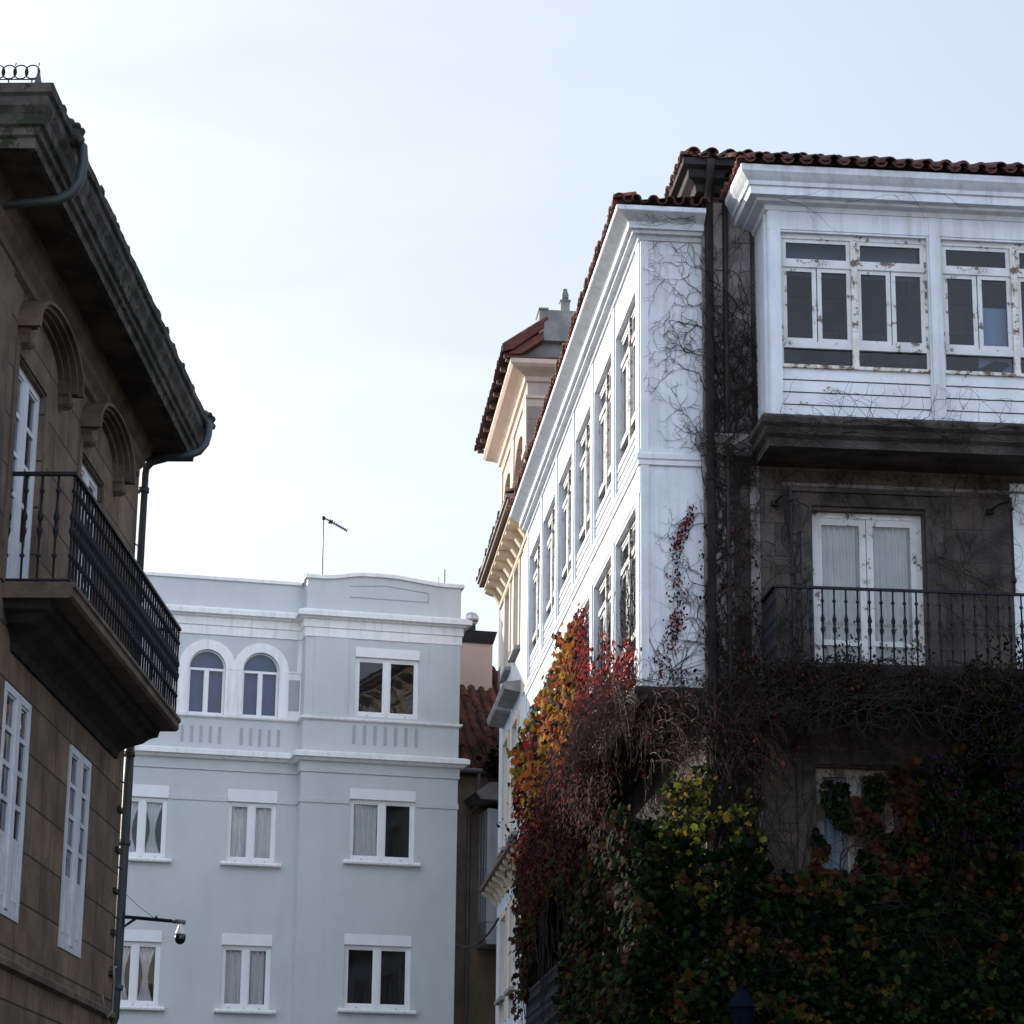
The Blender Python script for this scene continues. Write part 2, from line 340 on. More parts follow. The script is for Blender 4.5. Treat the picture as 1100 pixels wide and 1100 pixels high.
# ================================================================== tiles
def eave_tiles(k, p0, p1, out, z, rise, pitch=.24, length=.8, r=.085, m='tile'):
    """row of barrel tiles along the eave p0->p1 (2D), running back from the edge along -out"""
    k.use(m); k.smooth = True
    P0, P1 = Vector(p0), Vector(p1); L = (P1-P0).length; n = int(L/pitch); d = (P1-P0)/n; o = Vector(out); t = (P1-P0).normalized()
    for i in range(n+1):
        c = P0 + d*i; jz = random.uniform(-.012, .012); jr = random.uniform(.93, 1.07); jo = random.uniform(-.025, .025)
        for up in (1, -1):
            cc = c if up == 1 else c + d*.5
            if up == -1 and i == n: continue
            vs = []; N = 6
            for e, (back, zz, rr) in enumerate(((0, 0, r*jr), (length, rise*length, r*.86*jr))):
                for lay in (0, 1):
                    for j in range(N+1):
                        a = math.pi*j/N; q = rr - lay*.018
                        h = q*math.sin(a)*(1 if up == 1 else -1) + (0 if up == 1 else .02)
                        w = q*math.cos(a)
                        b = cc + o*(jo-back) + t*w
                        vs.append((b.x, b.y, z+zz+h+jz))
            M = N+1; fs = []
            for j in range(N):
                fs.append((j, j+1, 2*M+j+1, 2*M+j)); fs.append((M+j+1, M+j, 3*M+j, 3*M+j+1)); fs.append((j+1, j, M+j, M+j+1))
            k.add(vs, fs)
    k.smooth = False

# ================================================================== LEFT STONE HOUSE
rootL = thing('stone_townhouse', FR['L'][0], FR['L'][1], 'brown granite house on the left with deep mossy eave and long iron balcony', 'house')
k = MB().use('stoneL')
UPW = [(-6.47, -5.28), (-3.44, -2.25)]; LOW = [(-6.16, -5.06), (-3.18, -1.99)]
hol = [(a, b, 7.2, 9.38) for a, b in UPW] + [(a, b, 4.40, 6.42) for a, b in LOW]
k.wall(lambda u, v, d: (-d, u, v), -8.4, -.12, 0, 10.47, hol, .10)
k.quad((0, -.12, 0), (-11, -.12, 0), (-11, -.12, 10.47), (0, -.12, 10.47)); k.quad((0, -8.4, 0), (-11, -8.4, 0), (-11, -8.4, 10.47), (0, -8.4, 10.47))
k.quad((-11, 0, 0), (-11, -8.4, 0), (-11, -8.4, 10.47), (-11, 0, 10.47)); k.quad((0, 0, 10.46), (-11, 0, 10.46), (-11, -8.4, 10.46), (0, -8.4, 10.46))
k.use('dark').box(-3.6, -.7, -8.2, -.2, 7.05, 7.15)
for a, b in UPW + LOW: pass
k.use('stoneLp').box(-.002, .04, -7.75, -7.0, 7.40, 10.02)          # flat pilaster near the street end
k.sweep([(0, 3.93), (.05, 3.96), (.05, 4.02), (0, 4.06)], [(0, -8.4), (0, -.12), (-3, -.12)])
k.build('wall', rootL)
loopL = [(-11, -8.28), (0, -8.28), (0, -.42), (-11, -.42)]
k = MB().use('stoneLp')
k.sweep([(0, 10.02), (.05, 10.05), (.05, 10.13), (.10, 10.19), (.10, 10.26), (.16, 10.34), (.16, 10.46), (0, 10.46)], loopL)
k.use('corniceL')
k.sweep([(0, 10.48), (.50, 10.48), (.50, 10.40), (.575, 10.385), (.58, 10.47), (.615, 10.49), (.615, 10.55), (.65, 10.57), (.66, 10.66), (.70, 10.72), (.70, 10.80), (.73, 10.82), (.73, 10.90), (.55, 10.97), (0, 11.0)], [(-11, -8.28), (-3, -8.28)] + [(-3+.125*i, -8.28) for i in range(1, 24)] + [(0, -8.28+.12*i) for i in range(66)] + [(0, -.42)] + [(-.13*i, -.42) for i in range(1, 24)] + [(-11, -.42)])
for i, p in enumerate(k.v):
    if p[2] > 10.36:
        q = Vector(p); a_ = .012 if p[2] > 10.56 else .005
        k.v[i] = (p[0] + a_*noise.noise(q*7), p[1] + a_*noise.noise(q*7+Vector((9, 0, 0))), p[2] + a_*noise.noise(q*6+Vector((0, 5, 0))))
k.use('soffit').quad((-.3, -8.6, 10.474), (.5, -8.6, 10.474), (.5, .1, 10.474), (-.3, .1, 10.474))
k.build('cornice', rootL)
# rough mossy roof edge: stones and tiles of uneven height along the lip
k = MB().use('moss')
y = -8.95
while y < .22:
    w = random.uniform(.10, .24); h = random.uniform(.015, .045); o = random.uniform(.66, .735)
    k.prism([(y, 10.9), (y+w*.98, 10.9), (y+w*.95, 10.9+h), (y+w*.5, 10.9+h*random.uniform(.9, 1.3)), (y+w*.04, 10.9+h*random.uniform(.6, 1))], 'x', .1, o); y += w
x = .64
while x > -3:
    w = random.uniform(.16, .3); h = random.uniform(.03, .07); k.box(x-w*.97, x, -.3, random.uniform(.24, .30), 10.9, 10.9+h); k.box(x-w*.97, x, -8.95, -8.6, 10.9, 10.9+h*.5); x -= w
k.quad((.6, -8.9, 10.95), (.6, .2, 10.96), (-5, -3, 11.6), (-5, -5.4, 11.6)); k.quad((.6, .2, 10.96), (-11.6, .2, 10.96), (-5, -3, 11.6), (-5, -3, 11.6)); k.quad((.6, -8.9, 10.95), (-5, -5.4, 11.6), (-5, -5.4, 11.6), (-11.6, -8.9, 10.95))
for yy in (-8.05, .12):                                               # carved spout ends on the gutter
    k.use('corniceL'); k.smooth = True
    for dx, dy, dz, rr in ((.72, 0, 10.84, .085), (.77, .05, 10.91, .045), (.79, -.05, 10.79, .045), (.70, -.09, 10.93, .05), (.74, .02, 10.95, .04)):
        k.lathe([(.001, -rr), (rr*.7, -rr*.7), (rr, 0), (rr*.7, rr*.7), (.001, rr)], 8, (dx, yy+dy, dz))
    k.smooth = False
k.build('roof', rootL)
# curved hoods over the upper windows
for i, (a, b) in enumerate(UPW):
    k = MB().use('stoneLp'); cy = (a+b)/2 + .33; hw = 1.0; N = 18
    def arc(r_in, z0): return [(cy - hw*r_in*math.cos(math.pi*j/N), z0 + (.44*r_in)*math.sin(math.pi*j/N)**.8) for j in range(N+1)]
    for (ro, ri, d) in ((1.06, 1.0, .21), (1.0, .93, .165), (.94, .88, .11), (.88, .80, .05)):
        O = arc(ro, 9.63); I = arc(ri, 9.63)
        for j in range(N):
            k.add([(d, *O[j]), (d, *O[j+1]), (d, *I[j+1]), (d, *I[j]), (-.01, *O[j]), (-.01, *O[j+1]), (-.01, *I[j+1]), (-.01, *I[j])],
                  [(0, 1, 2, 3), (0, 4, 5, 1), (3, 2, 6, 7)])
        for q in (0, N): k.add([(d, *O[q]), (d, *I[q]), (-.01, *I[q]), (-.01, *O[q])], [(0, 1, 2, 3)])
    for yy in (cy - hw*.9, cy + hw*.9):                               # corbels
        k.prism([(yy-.10, 9.64), (yy+.10, 9.64), (yy+.10, 9.60), (yy+.075, 9.57), (yy+.06, 9.50), (yy, 9.45), (yy-.06, 9.50), (yy-.075, 9.57), (yy-.10, 9.60)], 'x', -.01, .11)
        k.smooth = True; k.lathe([(.001, -.06), (.05, -.04), (.06, 0), (.05, .04), (.001, .06)], 8, (.09, yy, 9.52)); k.smooth = False
    k.prism([(a-.16, 9.40), (b+.16, 9.40), (b+.16, 9.50), (a-.16, 9.50)], 'x', -.01, .02)
    k.box(-.01, .018, a-.16, a-.02, 7.25, 9.40); k.box(-.01, .018, b+.02, b+.16, 7.25, 9.40)
    k.build('hood_moulding', rootL)
# casement windows of the stone house: local x along the wall, -y outwards
def lwin(w, h, panel, rows, lab):
    f = MB().use('wpaint'); hw = w/2; t = .07
    f.box(-hw, hw, 0, .07, h-t, h); f.box(-hw, hw, 0, .07, 0, .06); f.box(-hw, -hw+t, 0, .07, .06, h-t); f.box(hw-t, hw, 0, .07, .06, h-t)
    f.box(-.075, .075, -.012, .06, .06, h-t)
    f.box(-hw+t, -.075, .012, .055, .06, panel); f.box(.075, hw-t, .012, .055, .06, panel)
    for sx in (-1, 1):
        a, b = sorted((sx*.075, sx*(hw-t)))
        for q in range(3): f.box(a+(b-a)*(q+.7)/3.4-.01, a+(b-a)*(q+.7)/3.4+.025, .0, .013, .16, panel-.1)
        f.box(a, a+.035, .008, .05, panel, h-t); f.box(b-.035, b, .008, .05, panel, h-t)
        for r in range(rows+1):
            z = panel + (h-t-panel)*r/rows; f.box(a+.035, b-.035, .014, .05, z-.022 if r else z, min(z+.022, h-t))
    o = f.build('window', rootL)
    p = MB().use('glassd')
    for sx in (-1, 1):
        a, b = sorted((sx*.075, sx*(hw-t))); p.quad((a, .03, panel), (b, .03, panel), (b, .03, h-t), (a, .03, h-t))
    p.build('pane', o)
    cl = cloth(-hw+.05, hw-.05, .16, panel, h-.05, 'curtain', .02, 6); cl.build('curtain', o)
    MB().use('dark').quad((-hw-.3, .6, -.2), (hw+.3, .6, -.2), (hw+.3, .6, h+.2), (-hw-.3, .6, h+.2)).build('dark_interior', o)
    return o
for ws, z0, h, pan, rows, off in ((UPW, 7.2, 2.18, .62, 4, -.05), (LOW, 4.40, 2.02, .70, 4, .012)):
    src = None
    for a, b in ws:
        loc = (off, (a+b)/2, z0)
        if src is None: src = lwin(b-a, h, pan, rows, ''); src.location = loc; src.rotation_euler = (0, 0, R_(90))
        else: dup(src, rootL, loc)
# balcony
BY0, BY1, BA = -6.46, -.27, .62
k = MB().use('blackish')  # underside in a much darker tone than the slab
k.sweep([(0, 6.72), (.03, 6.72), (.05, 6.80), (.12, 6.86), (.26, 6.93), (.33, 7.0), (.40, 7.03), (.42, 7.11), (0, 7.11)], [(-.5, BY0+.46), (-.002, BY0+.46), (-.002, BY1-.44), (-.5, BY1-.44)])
k.use('stoneLp')
k.prism([(-.002, 7.11), (BA-.03, 7.11), (BA, 7.135), (BA, 7.20), (BA+.02, 7.215), (BA+.02, 7.25), (-.002, 7.26)], 'y', BY0-.02, BY1+.02)
balc = k.build('balcony', rootL)
bal_prof = [(.009, 0), (.014, .01), (.010, .03), (.010, .22), (.021, .235), (.021, .25), (.010, .265), (.010, .40), (.016, .43), (.024, .46), (.024, .49), (.012, .51), (.017, .535), (.012, .56), (.024, .58), (.024, .61), (.016, .64), (.010, .68), (.010, .82), (.021, .835), (.021, .85), (.010, .87), (.010, 1.0)]
def balusters(parent, spots, z, first=None, h=1.0):
    for (x, y) in spots:
        if first is None:
            q = MB().use('iron'); q.smooth = True; q.lathe([(r*1.15, zz*h) for r, zz in bal_prof], 7); first = q.build('baluster', parent); first.location = (x, y, z)
        else: first2 = first.copy(); COL.objects.link(first2); first2.parent = parent; first2.location = (x, y, z)
    return first
n = 43; rx = BA-.045
spots = [(rx, BY0+.03+(BY1-BY0-.06)*i/(n-1), ) for i in range(n)]
spots += [(rx-.145*i, BY0+.03) for i in range(1, 5)] + [(rx-.145*i, BY1-.03) for i in range(1, 5)]
bfirst = balusters(balc, spots, 7.265)
k = MB().use('iron')
for z0, z1, w in ((8.255, 8.285, .026), (7.275, 7.292, .018), (7.75, 7.762, .014)):
    if z0 == 7.75: continue
    k.box(rx-w, rx+w, BY0+.03-w, BY1-.03+w, z0, z1); k.box(-.01, rx-w, BY0+.03-w, BY0+.03+w, z0, z1); k.box(-.01, rx-w, BY1-.03-w, BY1-.03+w, z0, z1)
k.build('rail', balc)
# downpipes
k = MB().use('pipe'); k.smooth = True
k.tube([(.70, .02, 10.84), (.765, -.02, 10.78), (.775, -.10, 10.64), (.76, -.18, 10.50), (.70, -.24, 10.39), (.58, -.26, 10.335), (.35, -.20, 10.33), (.12, -.04, 10.32), (.05, .02, 10.27), (.035, .05, 10.2), (.03, .03, 7.2)], .046, 10)
k.tube([(.03, .03, 7.2), (.03, .02, 6.6), (.02, .0, 3.98), (-.02, .0, 3.86), (-.10, -.02, 3.74), (-.13, -.02, 3.6), (-.13, -.02, 0)], .055, 10)
for zz in (9.3, 8.1, 6.55, 5.6, 5.05, 4.5): k.tube([(-.02, -.42, zz), (.03, .0, zz)], .009, 5)
for zz in (10.0, 8.7, 6.9, 5.9, 4.3): k.lathe([(.058, -.03), (.068, -.03), (.068, .03), (.058, .03)], 10, (.03, .035 if zz > 7.2 else .01, zz))
k.build('downpipe', rootL)
k = MB().use('pipe'); k.smooth = True
k.tube([(.72, -7.95, 10.86), (.78, -7.93, 10.80), (.79, -7.91, 10.66), (.77, -7.90, 10.50), (.70, -7.89, 10.38), (.58, -7.88, 10.325), (.3, -7.86, 10.31), (-.1, -7.82, 10.29), (-.3, -7.8, 10.28)], .045, 10)
k.build('gutter_spout', rootL)
k = MB().use('zinc'); k.smooth = True
k.tube([(.03, -.85, 4.14), (.04, -.75, 3.98), (.04, -.55, 3.93), (.05, -.33, 4.02), (.05, -.30, 4.35), (.05, -.36, 4.47), (.05, -.25, 4.50)], .016, 6); k.build('conduit', rootL)
for zz in (6.2, 5.75, 5.3, 4.85, 4.4): MB().use('corniceL').box(-.01, .03, -.40, -.13, zz, zz+.05).build('wall_step', rootL)
# iron cresting on the near end of the eave
k = MB().use('iron'); k.smooth = True
for i in range(14):
    cx = .53 - .098*i
    k.tube([(cx+.062*math.cos(a*math.pi/8), -8.92, 11.045+.062*math.sin(a*math.pi/8)) for a in range(17)], .006, 5)
    k.tube([(cx+.049, -8.92, 11.015), (cx+.052, -8.92, 11.075)], .012, 5)
    if i % 2 == 0: k.tube([(cx, -8.92, 10.9), (cx, -8.92, 10.99)], .007, 5); k.tube([(cx+.05, -8.92, 11.10), (cx+.055, -8.92, 11.13)], .005, 4)
k.tube([(.6, -8.92, 10.978), (-.9, -8.92, 10.978)], .006, 5)
k.smooth = False; k.use('pipe').prism([(.55, 10.9), (.64, 10.9), (.60, 10.98), (.585, 11.06), (.57, 10.98)], 'y', -8.95, -8.87)
k.build('iron_cresting', rootL)

# security camera on the corner
cam_t = thing('security_camera', tow('L', (0.06, .02, 5.04)), FR['L'][1], 'white dome security camera with black globe on an arm off the stone corner', 'camera')
k = MB().use('iron'); k.tube([(0, 0, .04), (.56, .0, -.005)], .020, 8); k.prism([(-.02, -.08), (.0, -.09), (.16, .02), (.12, .025)], 'y', -.012, .012); k.box(-.02, .01, -.05, .05, -.10, .09); k.tube([(.36, 0, .02), (.38, 0, .03)], .03, 8)
k.use('cable').tube([(0, 0, .30), (.17, .0, .15), (.34, 0, .03)], .0035, 4)
k.build('arm', cam_t)
k = MB().use('zinc'); k.smooth = True; k.tube([(.55, 0, -.004), (.69, 0, -.016)], .027, 10); k.use('camw').lathe([(.012, -.02), (.018, -.03), (.028, -.06), (.055, -.13), (.060, -.15)], 14, (.64, 0, 0)); k.build('housing', cam_t)
k = MB().use('camb'); k.smooth = True; k.lathe([(.061, -.15), (.062, -.20)] + [(.060*math.cos(a*math.pi/16), -.20-.06*math.sin(a*math.pi/16)) for a in range(1, 8)] + [(.001, -.261)], 14, (.64, 0, 0)); k.build('dome', cam_t)

# ================================================================== BLUE HOUSE
rootB = thing('blue_house', FR['B'][0], FR['B'][1], 'pale blue house with white cornices and twin arched windows closing the street', 'house')
S = .5; XL = -34.0
mainp = [(XL, S), (0, S), (0, 0), (3.5, 0), (3.5, 10)]
upw_blk = (1.13, 2.57, 12.87, 14.43)
wb = [(1.09, 2.55, 9.68, 11.26), (1.065, 2.53, 6.50, 8.095)]
ww = []
for cx in (-3.36, -.98, -5.9, -8.5, -11.1): ww += [(cx-.54, cx+.54, 9.6, 11.19), (cx-.54, cx+.54, 6.45, 8.06)]
arches = [-2.10, -.905]
k = MB().use('blue')
k.wall(lambda u, v, d: (u, d, v), 0, 3.5, 0, 16.0, [upw_blk] + wb, .12)
AW = .41; AZ0, AZS = 12.81, 13.86
k.wall(lambda u, v, d: (u, S+d, v), XL, 0, 0, 15.92, ww + [(cx-AW, cx+AW, AZ0, AZS+AW) for cx in arches], .14)
k.quad((0, 0, 0), (0, S, 0), (0, S, 15.9), (0, 0, 15.9))
k.quad((3.5, 0, 0), (3.5, 10, 0), (3.5, 10, 16), (3.5, 0, 16)); k.quad((XL, S, 0), (XL, 10, 0), (XL, 10, 15.9), (XL, S, 15.9)); k.quad((XL, 10, 0), (3.5, 10, 0), (3.5, 10, 15.9), (XL, 10, 15.9))
k.quad((XL, S, 15.5), (3.5, S, 15.5), (3.5, 10, 15.5), (XL, 10, 15.5)); k.quad((0, .02, 15.5), (3.5, .02, 15.5), (3.5, S, 15.5), (0, S, 15.5))
for cx in arches:                                                     # fill the square corners beside each arch head
    N = 14; z1 = AZS+AW
    for sgn in (-1, 1):
        pts = [(cx+sgn*AW*math.cos(math.pi/2*j/N), AZS+AW*math.sin(math.pi/2*j/N)) for j in range(N+1)]
        for j in range(N):
            a, b = pts[j], pts[j+1]
            k.add([(a[0], S, a[1]), (b[0], S, b[1]), (b[0], S, z1), (a[0], S, z1)], [(0, 1, 2, 3)])
            k.add([(a[0], S, a[1]), (b[0], S, b[1]), (b[0], S+.14, b[1]), (a[0], S+.14, a[1])], [(0, 1, 2, 3)])
# shallow steps of the render
k.sweep([(0, 11.565), (.03, 11.58), (.03, 11.83), (0, 11.83)], [(XL, S), (0, S), (0, 0), (3.5, 0), (3.5, 10)])
for seg in ([(XL, S), (-3.93, S)], [(-2.80, S), (-1.54, S)], [(-.42, S), (0, S), (0, 0), (1.07, 0)], [(2.57, 0), (3.5, 0), (3.5, 10)]):
    k.sweep([(0, 10.90), (.022, 10.905), (.022, 11.0), (.012, 11.005), (.012, 11.02), (0, 11.02)], seg)
k.box(.2, .97, -.02, 0, 12.82, 14.6); k.box(2.78, 3.5, -.02, 0, 12.82, 14.6)
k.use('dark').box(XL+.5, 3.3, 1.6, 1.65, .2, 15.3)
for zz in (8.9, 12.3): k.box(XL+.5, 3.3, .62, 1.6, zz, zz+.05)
k.build('wall', rootB)
k = MB().use('bwhite')
k.sweep([(0, 11.80), (.10, 11.82), (.14, 11.87), (.22, 11.89), (.22, 11.99), (.12, 12.03), (0, 12.03)], mainp)
k.sweep([(0, 12.735), (.05, 12.745), (.07, 12.77), (.07, 12.805), (0, 12.82)], mainp)
k.sweep([(0, 14.60), (.03, 14.61), (.03, 14.80), (.06, 14.82), (.06, 14.985), (.12, 15.01), (.12, 15.03), (.22, 15.05), (.22, 15.15), (.08, 15.22), (0, 15.22)], mainp)
k.build('cornice', rootB)
k = MB().use('bwhite')
k.sweep([(-.10, 15.86), (.05, 15.86), (.05, 15.93), (-.10, 15.95)], [(XL, S), (-.06, S)])
N = 24; top = []
for i in range(N+1):
    u = i/N; x = -.06+u*3.62
    zt = 15.99 if u < .12 or u > .9 else 15.99 + .12*(.5-.5*math.cos(math.pi*min(1, (u-.12)/.26))) if u < .38 else (15.99 + .12*(.5+.5*math.cos(math.pi*min(1, max(0, (u-.5))/.4))) if u > .5 else 16.11)
    top.append((x, zt))
for i in range(N):
    (x0, z0), (x1, z1) = top[i], top[i+1]
    k.add([(x0, -.06, z0-.06), (x1, -.06, z1-.06), (x1, -.06, z1+.02), (x0, -.06, z0+.02), (x0, .22, z0-.06), (x1, .22, z1-.06), (x1, .22, z1+.04), (x0, .22, z0+.04)], [(0, 1, 2, 3), (3, 2, 6, 7), (0, 4, 5, 1), (4, 7, 6, 5)])
k.box(-.06, 0.0, .22, 3, 15.90, 16.0); k.box(3.5, 3.56, .22, 3, 15.90, 16.0); k.box(-.059, -.03, -.058, .22, 15.93, 15.99); k.box(3.53, 3.559, -.058, .22, 15.93, 15.99)
k.use('blue')
for i in range(N):
    (x0, z0), (x1, z1) = top[i], top[i+1]
    if x0 < 0: x0 = 0
    if x1 > 3.5: x1 = 3.5
    k.quad((x0, -.004, 15.2), (x1, -.004, 15.2), (x1, -.004, z1-.05), (x0, -.004, z0-.05))
k.use('slot')
k.box(.95, 2.75, -.016, -.005, 15.55, 15.565); k.box(2.735, 2.75, -.016, -.005, 15.565, 15.76); k.prism([(.95, 15.80), (1.75, 15.86), (2.75, 15.76), (2.75, 15.775), (1.75, 15.875), (.95, 15.815)], 'y', -.016, -.005)
k.build('parapet', rootB)
k = MB().use('slot')
for i in range(7): x = 1.10+i*.233; one('slot', x, x+.075, -.007, -.003, 12.24, 12.66).build('frieze_slot', rootB)
for grp in (-2.62, -1.32, -3.92):
    for i in range(5 if grp > -3 else 4): x = grp+i*.205; one('slot', x, x+.07, S-.007, S-.003, 12.17, 12.55).build('frieze_slot', rootB)
one('slot', -.27, -.03, S-.022, S-.017, 12.99, 13.69).build('wall_panel', rootB)
# white surround of the arched pair
k = MB().use('bwhite')
def ringarc(cx, ri, ro, zs, y0, y1, N=18):
    pi_ = [(cx-ri*math.cos(math.pi*j/N), zs+ri*math.sin(math.pi*j/N)) for j in range(N+1)]; po = [(cx-ro*math.cos(math.pi*j/N), zs+ro*math.sin(math.pi*j/N)) for j in range(N+1)]
    for j in range(N):
        a, b, c, d = pi_[j], pi_[j+1], po[j+1], po[j]
        k.add([(a[0], y0, a[1]), (b[0], y0, b[1]), (c[0], y0, c[1]), (d[0], y0, d[1]), (a[0], y1, a[1]), (b[0], y1, b[1]), (c[0], y1, c[1]), (d[0], y1, d[1])], [(0, 1, 2, 3), (0, 4, 5, 1), (2, 6, 7, 3)])
for i, cx in enumerate(arches):
    ringarc(cx, AW-.0, .63 if i == 0 else .62, AZS, S-.03-.002*i, S+.01)
k.box(-1.69, -1.315, S-.028, S, 12.82, 13.86); k.box(arches[0]-.63, arches[0]-AW, S-.028, S, 12.82, 13.86); k.box(arches[1]+AW, -.28, S-.028, S, 12.82, 13.86)
k.box(-.28, -.001, S-.015, S, 12.82, 13.84); k.box(-.5, -.001, S-.034, S-.0, 13.84, 13.875); k.box(-1.69, -1.315, S-.036, S-.0, 13.84, 13.875); k.box(-.10, -.001, S-.016, S, 13.875, 14.6)
k.build('arch_surround', rootB)
def casement(root, w, h, shut, sill, drape='full', m='pvc', glass='glass', depth=.06, sx=None):
    """double casement under a shutter box; local origin bottom centre of the opening, -y outwards"""
    hw = w/2; H = h - shut; t = .055
    f = MB().use(m)
    f.box(-hw, hw, depth, depth+.07, 0, .085); f.box(-hw, hw, depth, depth+.07, H-.07, H); f.box(-hw, -hw+.075, depth, depth+.07, .085, H-.07); f.box(hw-.075, hw, depth, depth+.07, .085, H-.07)
    f.box(-.062, .062, depth-.008, depth+.06, .085, H-.07)
    for s in (-1, 1):
        a, b = sorted((s*.062, s*(hw-.075)))
        f.box(a, a+.03, depth+.012, depth+.06, .085, H-.07); f.box(b-.03, b, depth+.012, depth+.06, .085, H-.07); f.box(a+.03, b-.03, depth+.013, depth+.06, .085, .12); f.box(a+.03, b-.03, depth+.013, depth+.06, H-.10, H-.07)
    f.use('zinc')
    for xx in (-.3*w, 0, .3*w): f.box(xx-.012, xx+.012, depth-.012, depth-.009 if xx == 0 else depth, .02, .04)
    o = f.build('window', root)
    p = MB().use(glass)
    for s in (-1, 1):
        a, b = sorted((s*.07, s*(hw-.08))); p.quad((a, depth+.035, .09), (b, depth+.035, .09), (b, depth+.035, H-.08), (a, depth+.035, H-.08))
    p.build('pane', o)
    if shut: one(m, -hw-.005, hw+.005, min(depth-.035, -.012), depth+.09, H, h-.003).build('shutter_box', o)
    if sill:
        q = MB().use('bwhite'); q.prism([(-.13, -.05), (-.12, -.085), (.07, -.10), (.07, .0), (-.11, -.01)], 'x', -hw-.12, hw+.12); q.build('sill', o)
    if drape == 'full':
        cl = cloth(-hw+.06, hw-.06, depth+.12, .02, H-.02, 'curtain', .035, 8, sx or 0); cl.build('curtain', o)
    elif drape == 'tied':
        cl = cloth(-hw+.06, -.02, depth+.12, .02, H-.1, 'curtain', .03, 5, sx or 0, .75); b_ = cloth(.02, hw-.06, depth+.12, .02, H-.1, 'curtain', .03, 5, 1, .75)
        cl.add(b_.v, b_.f); cl.build('curtain', o)
    elif drape == 'half':
        cl = cloth(-hw+.06, -.02, depth+.12, .02, H-.02, 'curtain', .035, 5, sx or 0, .2); cl.build('curtain', o)
    elif drape == 'blind':
        one('blind', -hw+.06, hw-.06, depth+.15, depth+.16, H*.80, H-.02).build('blind', o)
    return o
def place(o, loc, rz=0): o.location = loc; o.rotation_euler = (0, 0, rz); return o
place(casement(rootB, 1.44, 1.56, .22, False, None), (1.85, 0, 12.87))
place(casement(rootB, 1.46, 1.58, .235, True, 'half'), (1.82, 0, 9.68))
place(casement(rootB, 1.465, 1.595, .235, True, None), (1.7975, 0, 6.50))
w1 = place(casement(rootB, 1.08, 1.59, .27, True, 'tied'), (-3.36, S, 9.6))
w2 = place(casement(rootB, 1.08, 1.59, .27, True, 'full'), (-.98, S, 9.6))
w3 = place(casement(rootB, 1.08, 1.61, .25, True, 'tied', sx=2), (-3.36, S, 6.45))
w4 = place(casement(rootB, 1.08, 1.61, .25, True, 'full', sx=3), (-.98, S, 6.45))
for cx in arches:
    f = MB().use('pvc'); y0 = .07; H_ = AZS-AZ0
    f.box(-AW, AW, y0, y0+.07, 0, .06); f.box(-AW, -AW+.035, y0, y0+.07, .06, H_); f.box(AW-.035, AW, y0, y0+.07, .06, H_); f.box(-AW+.035, AW-.035, y0, y0+.07, H_-.055, H_); f.box(-.038, .038, y0-.005, y0+.06, .06, H_-.055)
    for s_n in (-1, 1):
        a, b = sorted((s_n*.038, s_n*(AW-.035))); f.box(a, a+.018, y0+.015, y0+.06, .06, H_-.055); f.box(b-.018, b, y0+.015, y0+.06, .06, H_-.055)
    kk = k; k = f; ringarc(0, AW-.035, AW, H_, y0, y0+.07); k = kk
    o = f.build('arched_window', rootB, (cx, S, AZ0))
    p = MB().use('glass'); p.add([(-AW+.03, y0+.03, .06), (AW-.03, y0+.03, .06)] + [((AW-.03)*math.cos(math.pi*j/16), y0+.03, H_+(AW-.03)*math.sin(math.pi*j/16)) for j in range(17)], [tuple(range(19))]); p.build('pane', o)
    one('skyrefl', -AW-.1, AW+.1, y0+.16, y0+.17, -.1, AZS-AZ0+AW+.1).build('blind', o)  # sheet coloured blue in place of the sky reflected in the panes
# antennas
ant = thing('tv_antenna', tow('B', (.56, 1.5, 15.5)), FR['B'][1], 'thin mast with a small tilted yagi aerial above the blue parapet', 'antenna')
k = MB().use('zinc'); k.tube([(0, 0, 0), (-.02, 0, 2.27)], .020, 6); k.use('iron').box(-.05, .02, -.03, .03, 2.22, 2.30); k.build('mast', ant)
k = MB().use('iron'); k.tube([(-.02, 0, 2.27), (.10, 0, 2.22), (.54, 0, 2.00)], .018, 5)
for i in range(9):
    t = i/8; x = .14+.40*t; z = 2.20-.20*t; k.tube([(x-.03, -.12+.04*t, z-.075+.03*t), (x+.03, .12-.04*t, z+.085-.03*t)], .011, 4)
k.box(.10, .20, -.06, .06, 2.155, 2.21)
k.build('aerial', ant)
k = MB().use('zinc'); k.tube([(.08, 0, 2.22), (.14, 0, 2.0), (.15, 0, 1.8)], .004, 4); k.build('lead', ant)
k = MB().use('zinc'); k.tube([(0, 0, 0), (0, 0, 1.25)], .014, 5); k.tube([(-.14, 0, 0), (-.14, 0, 1.05)], .008, 5)
o = k.build('mast_pole', None, tow('B', (3.43, 1.5, 15.5)), FR['B'][1]); tag(o, 'pair of short bare poles behind the right end of the blue parapet', 'pole')

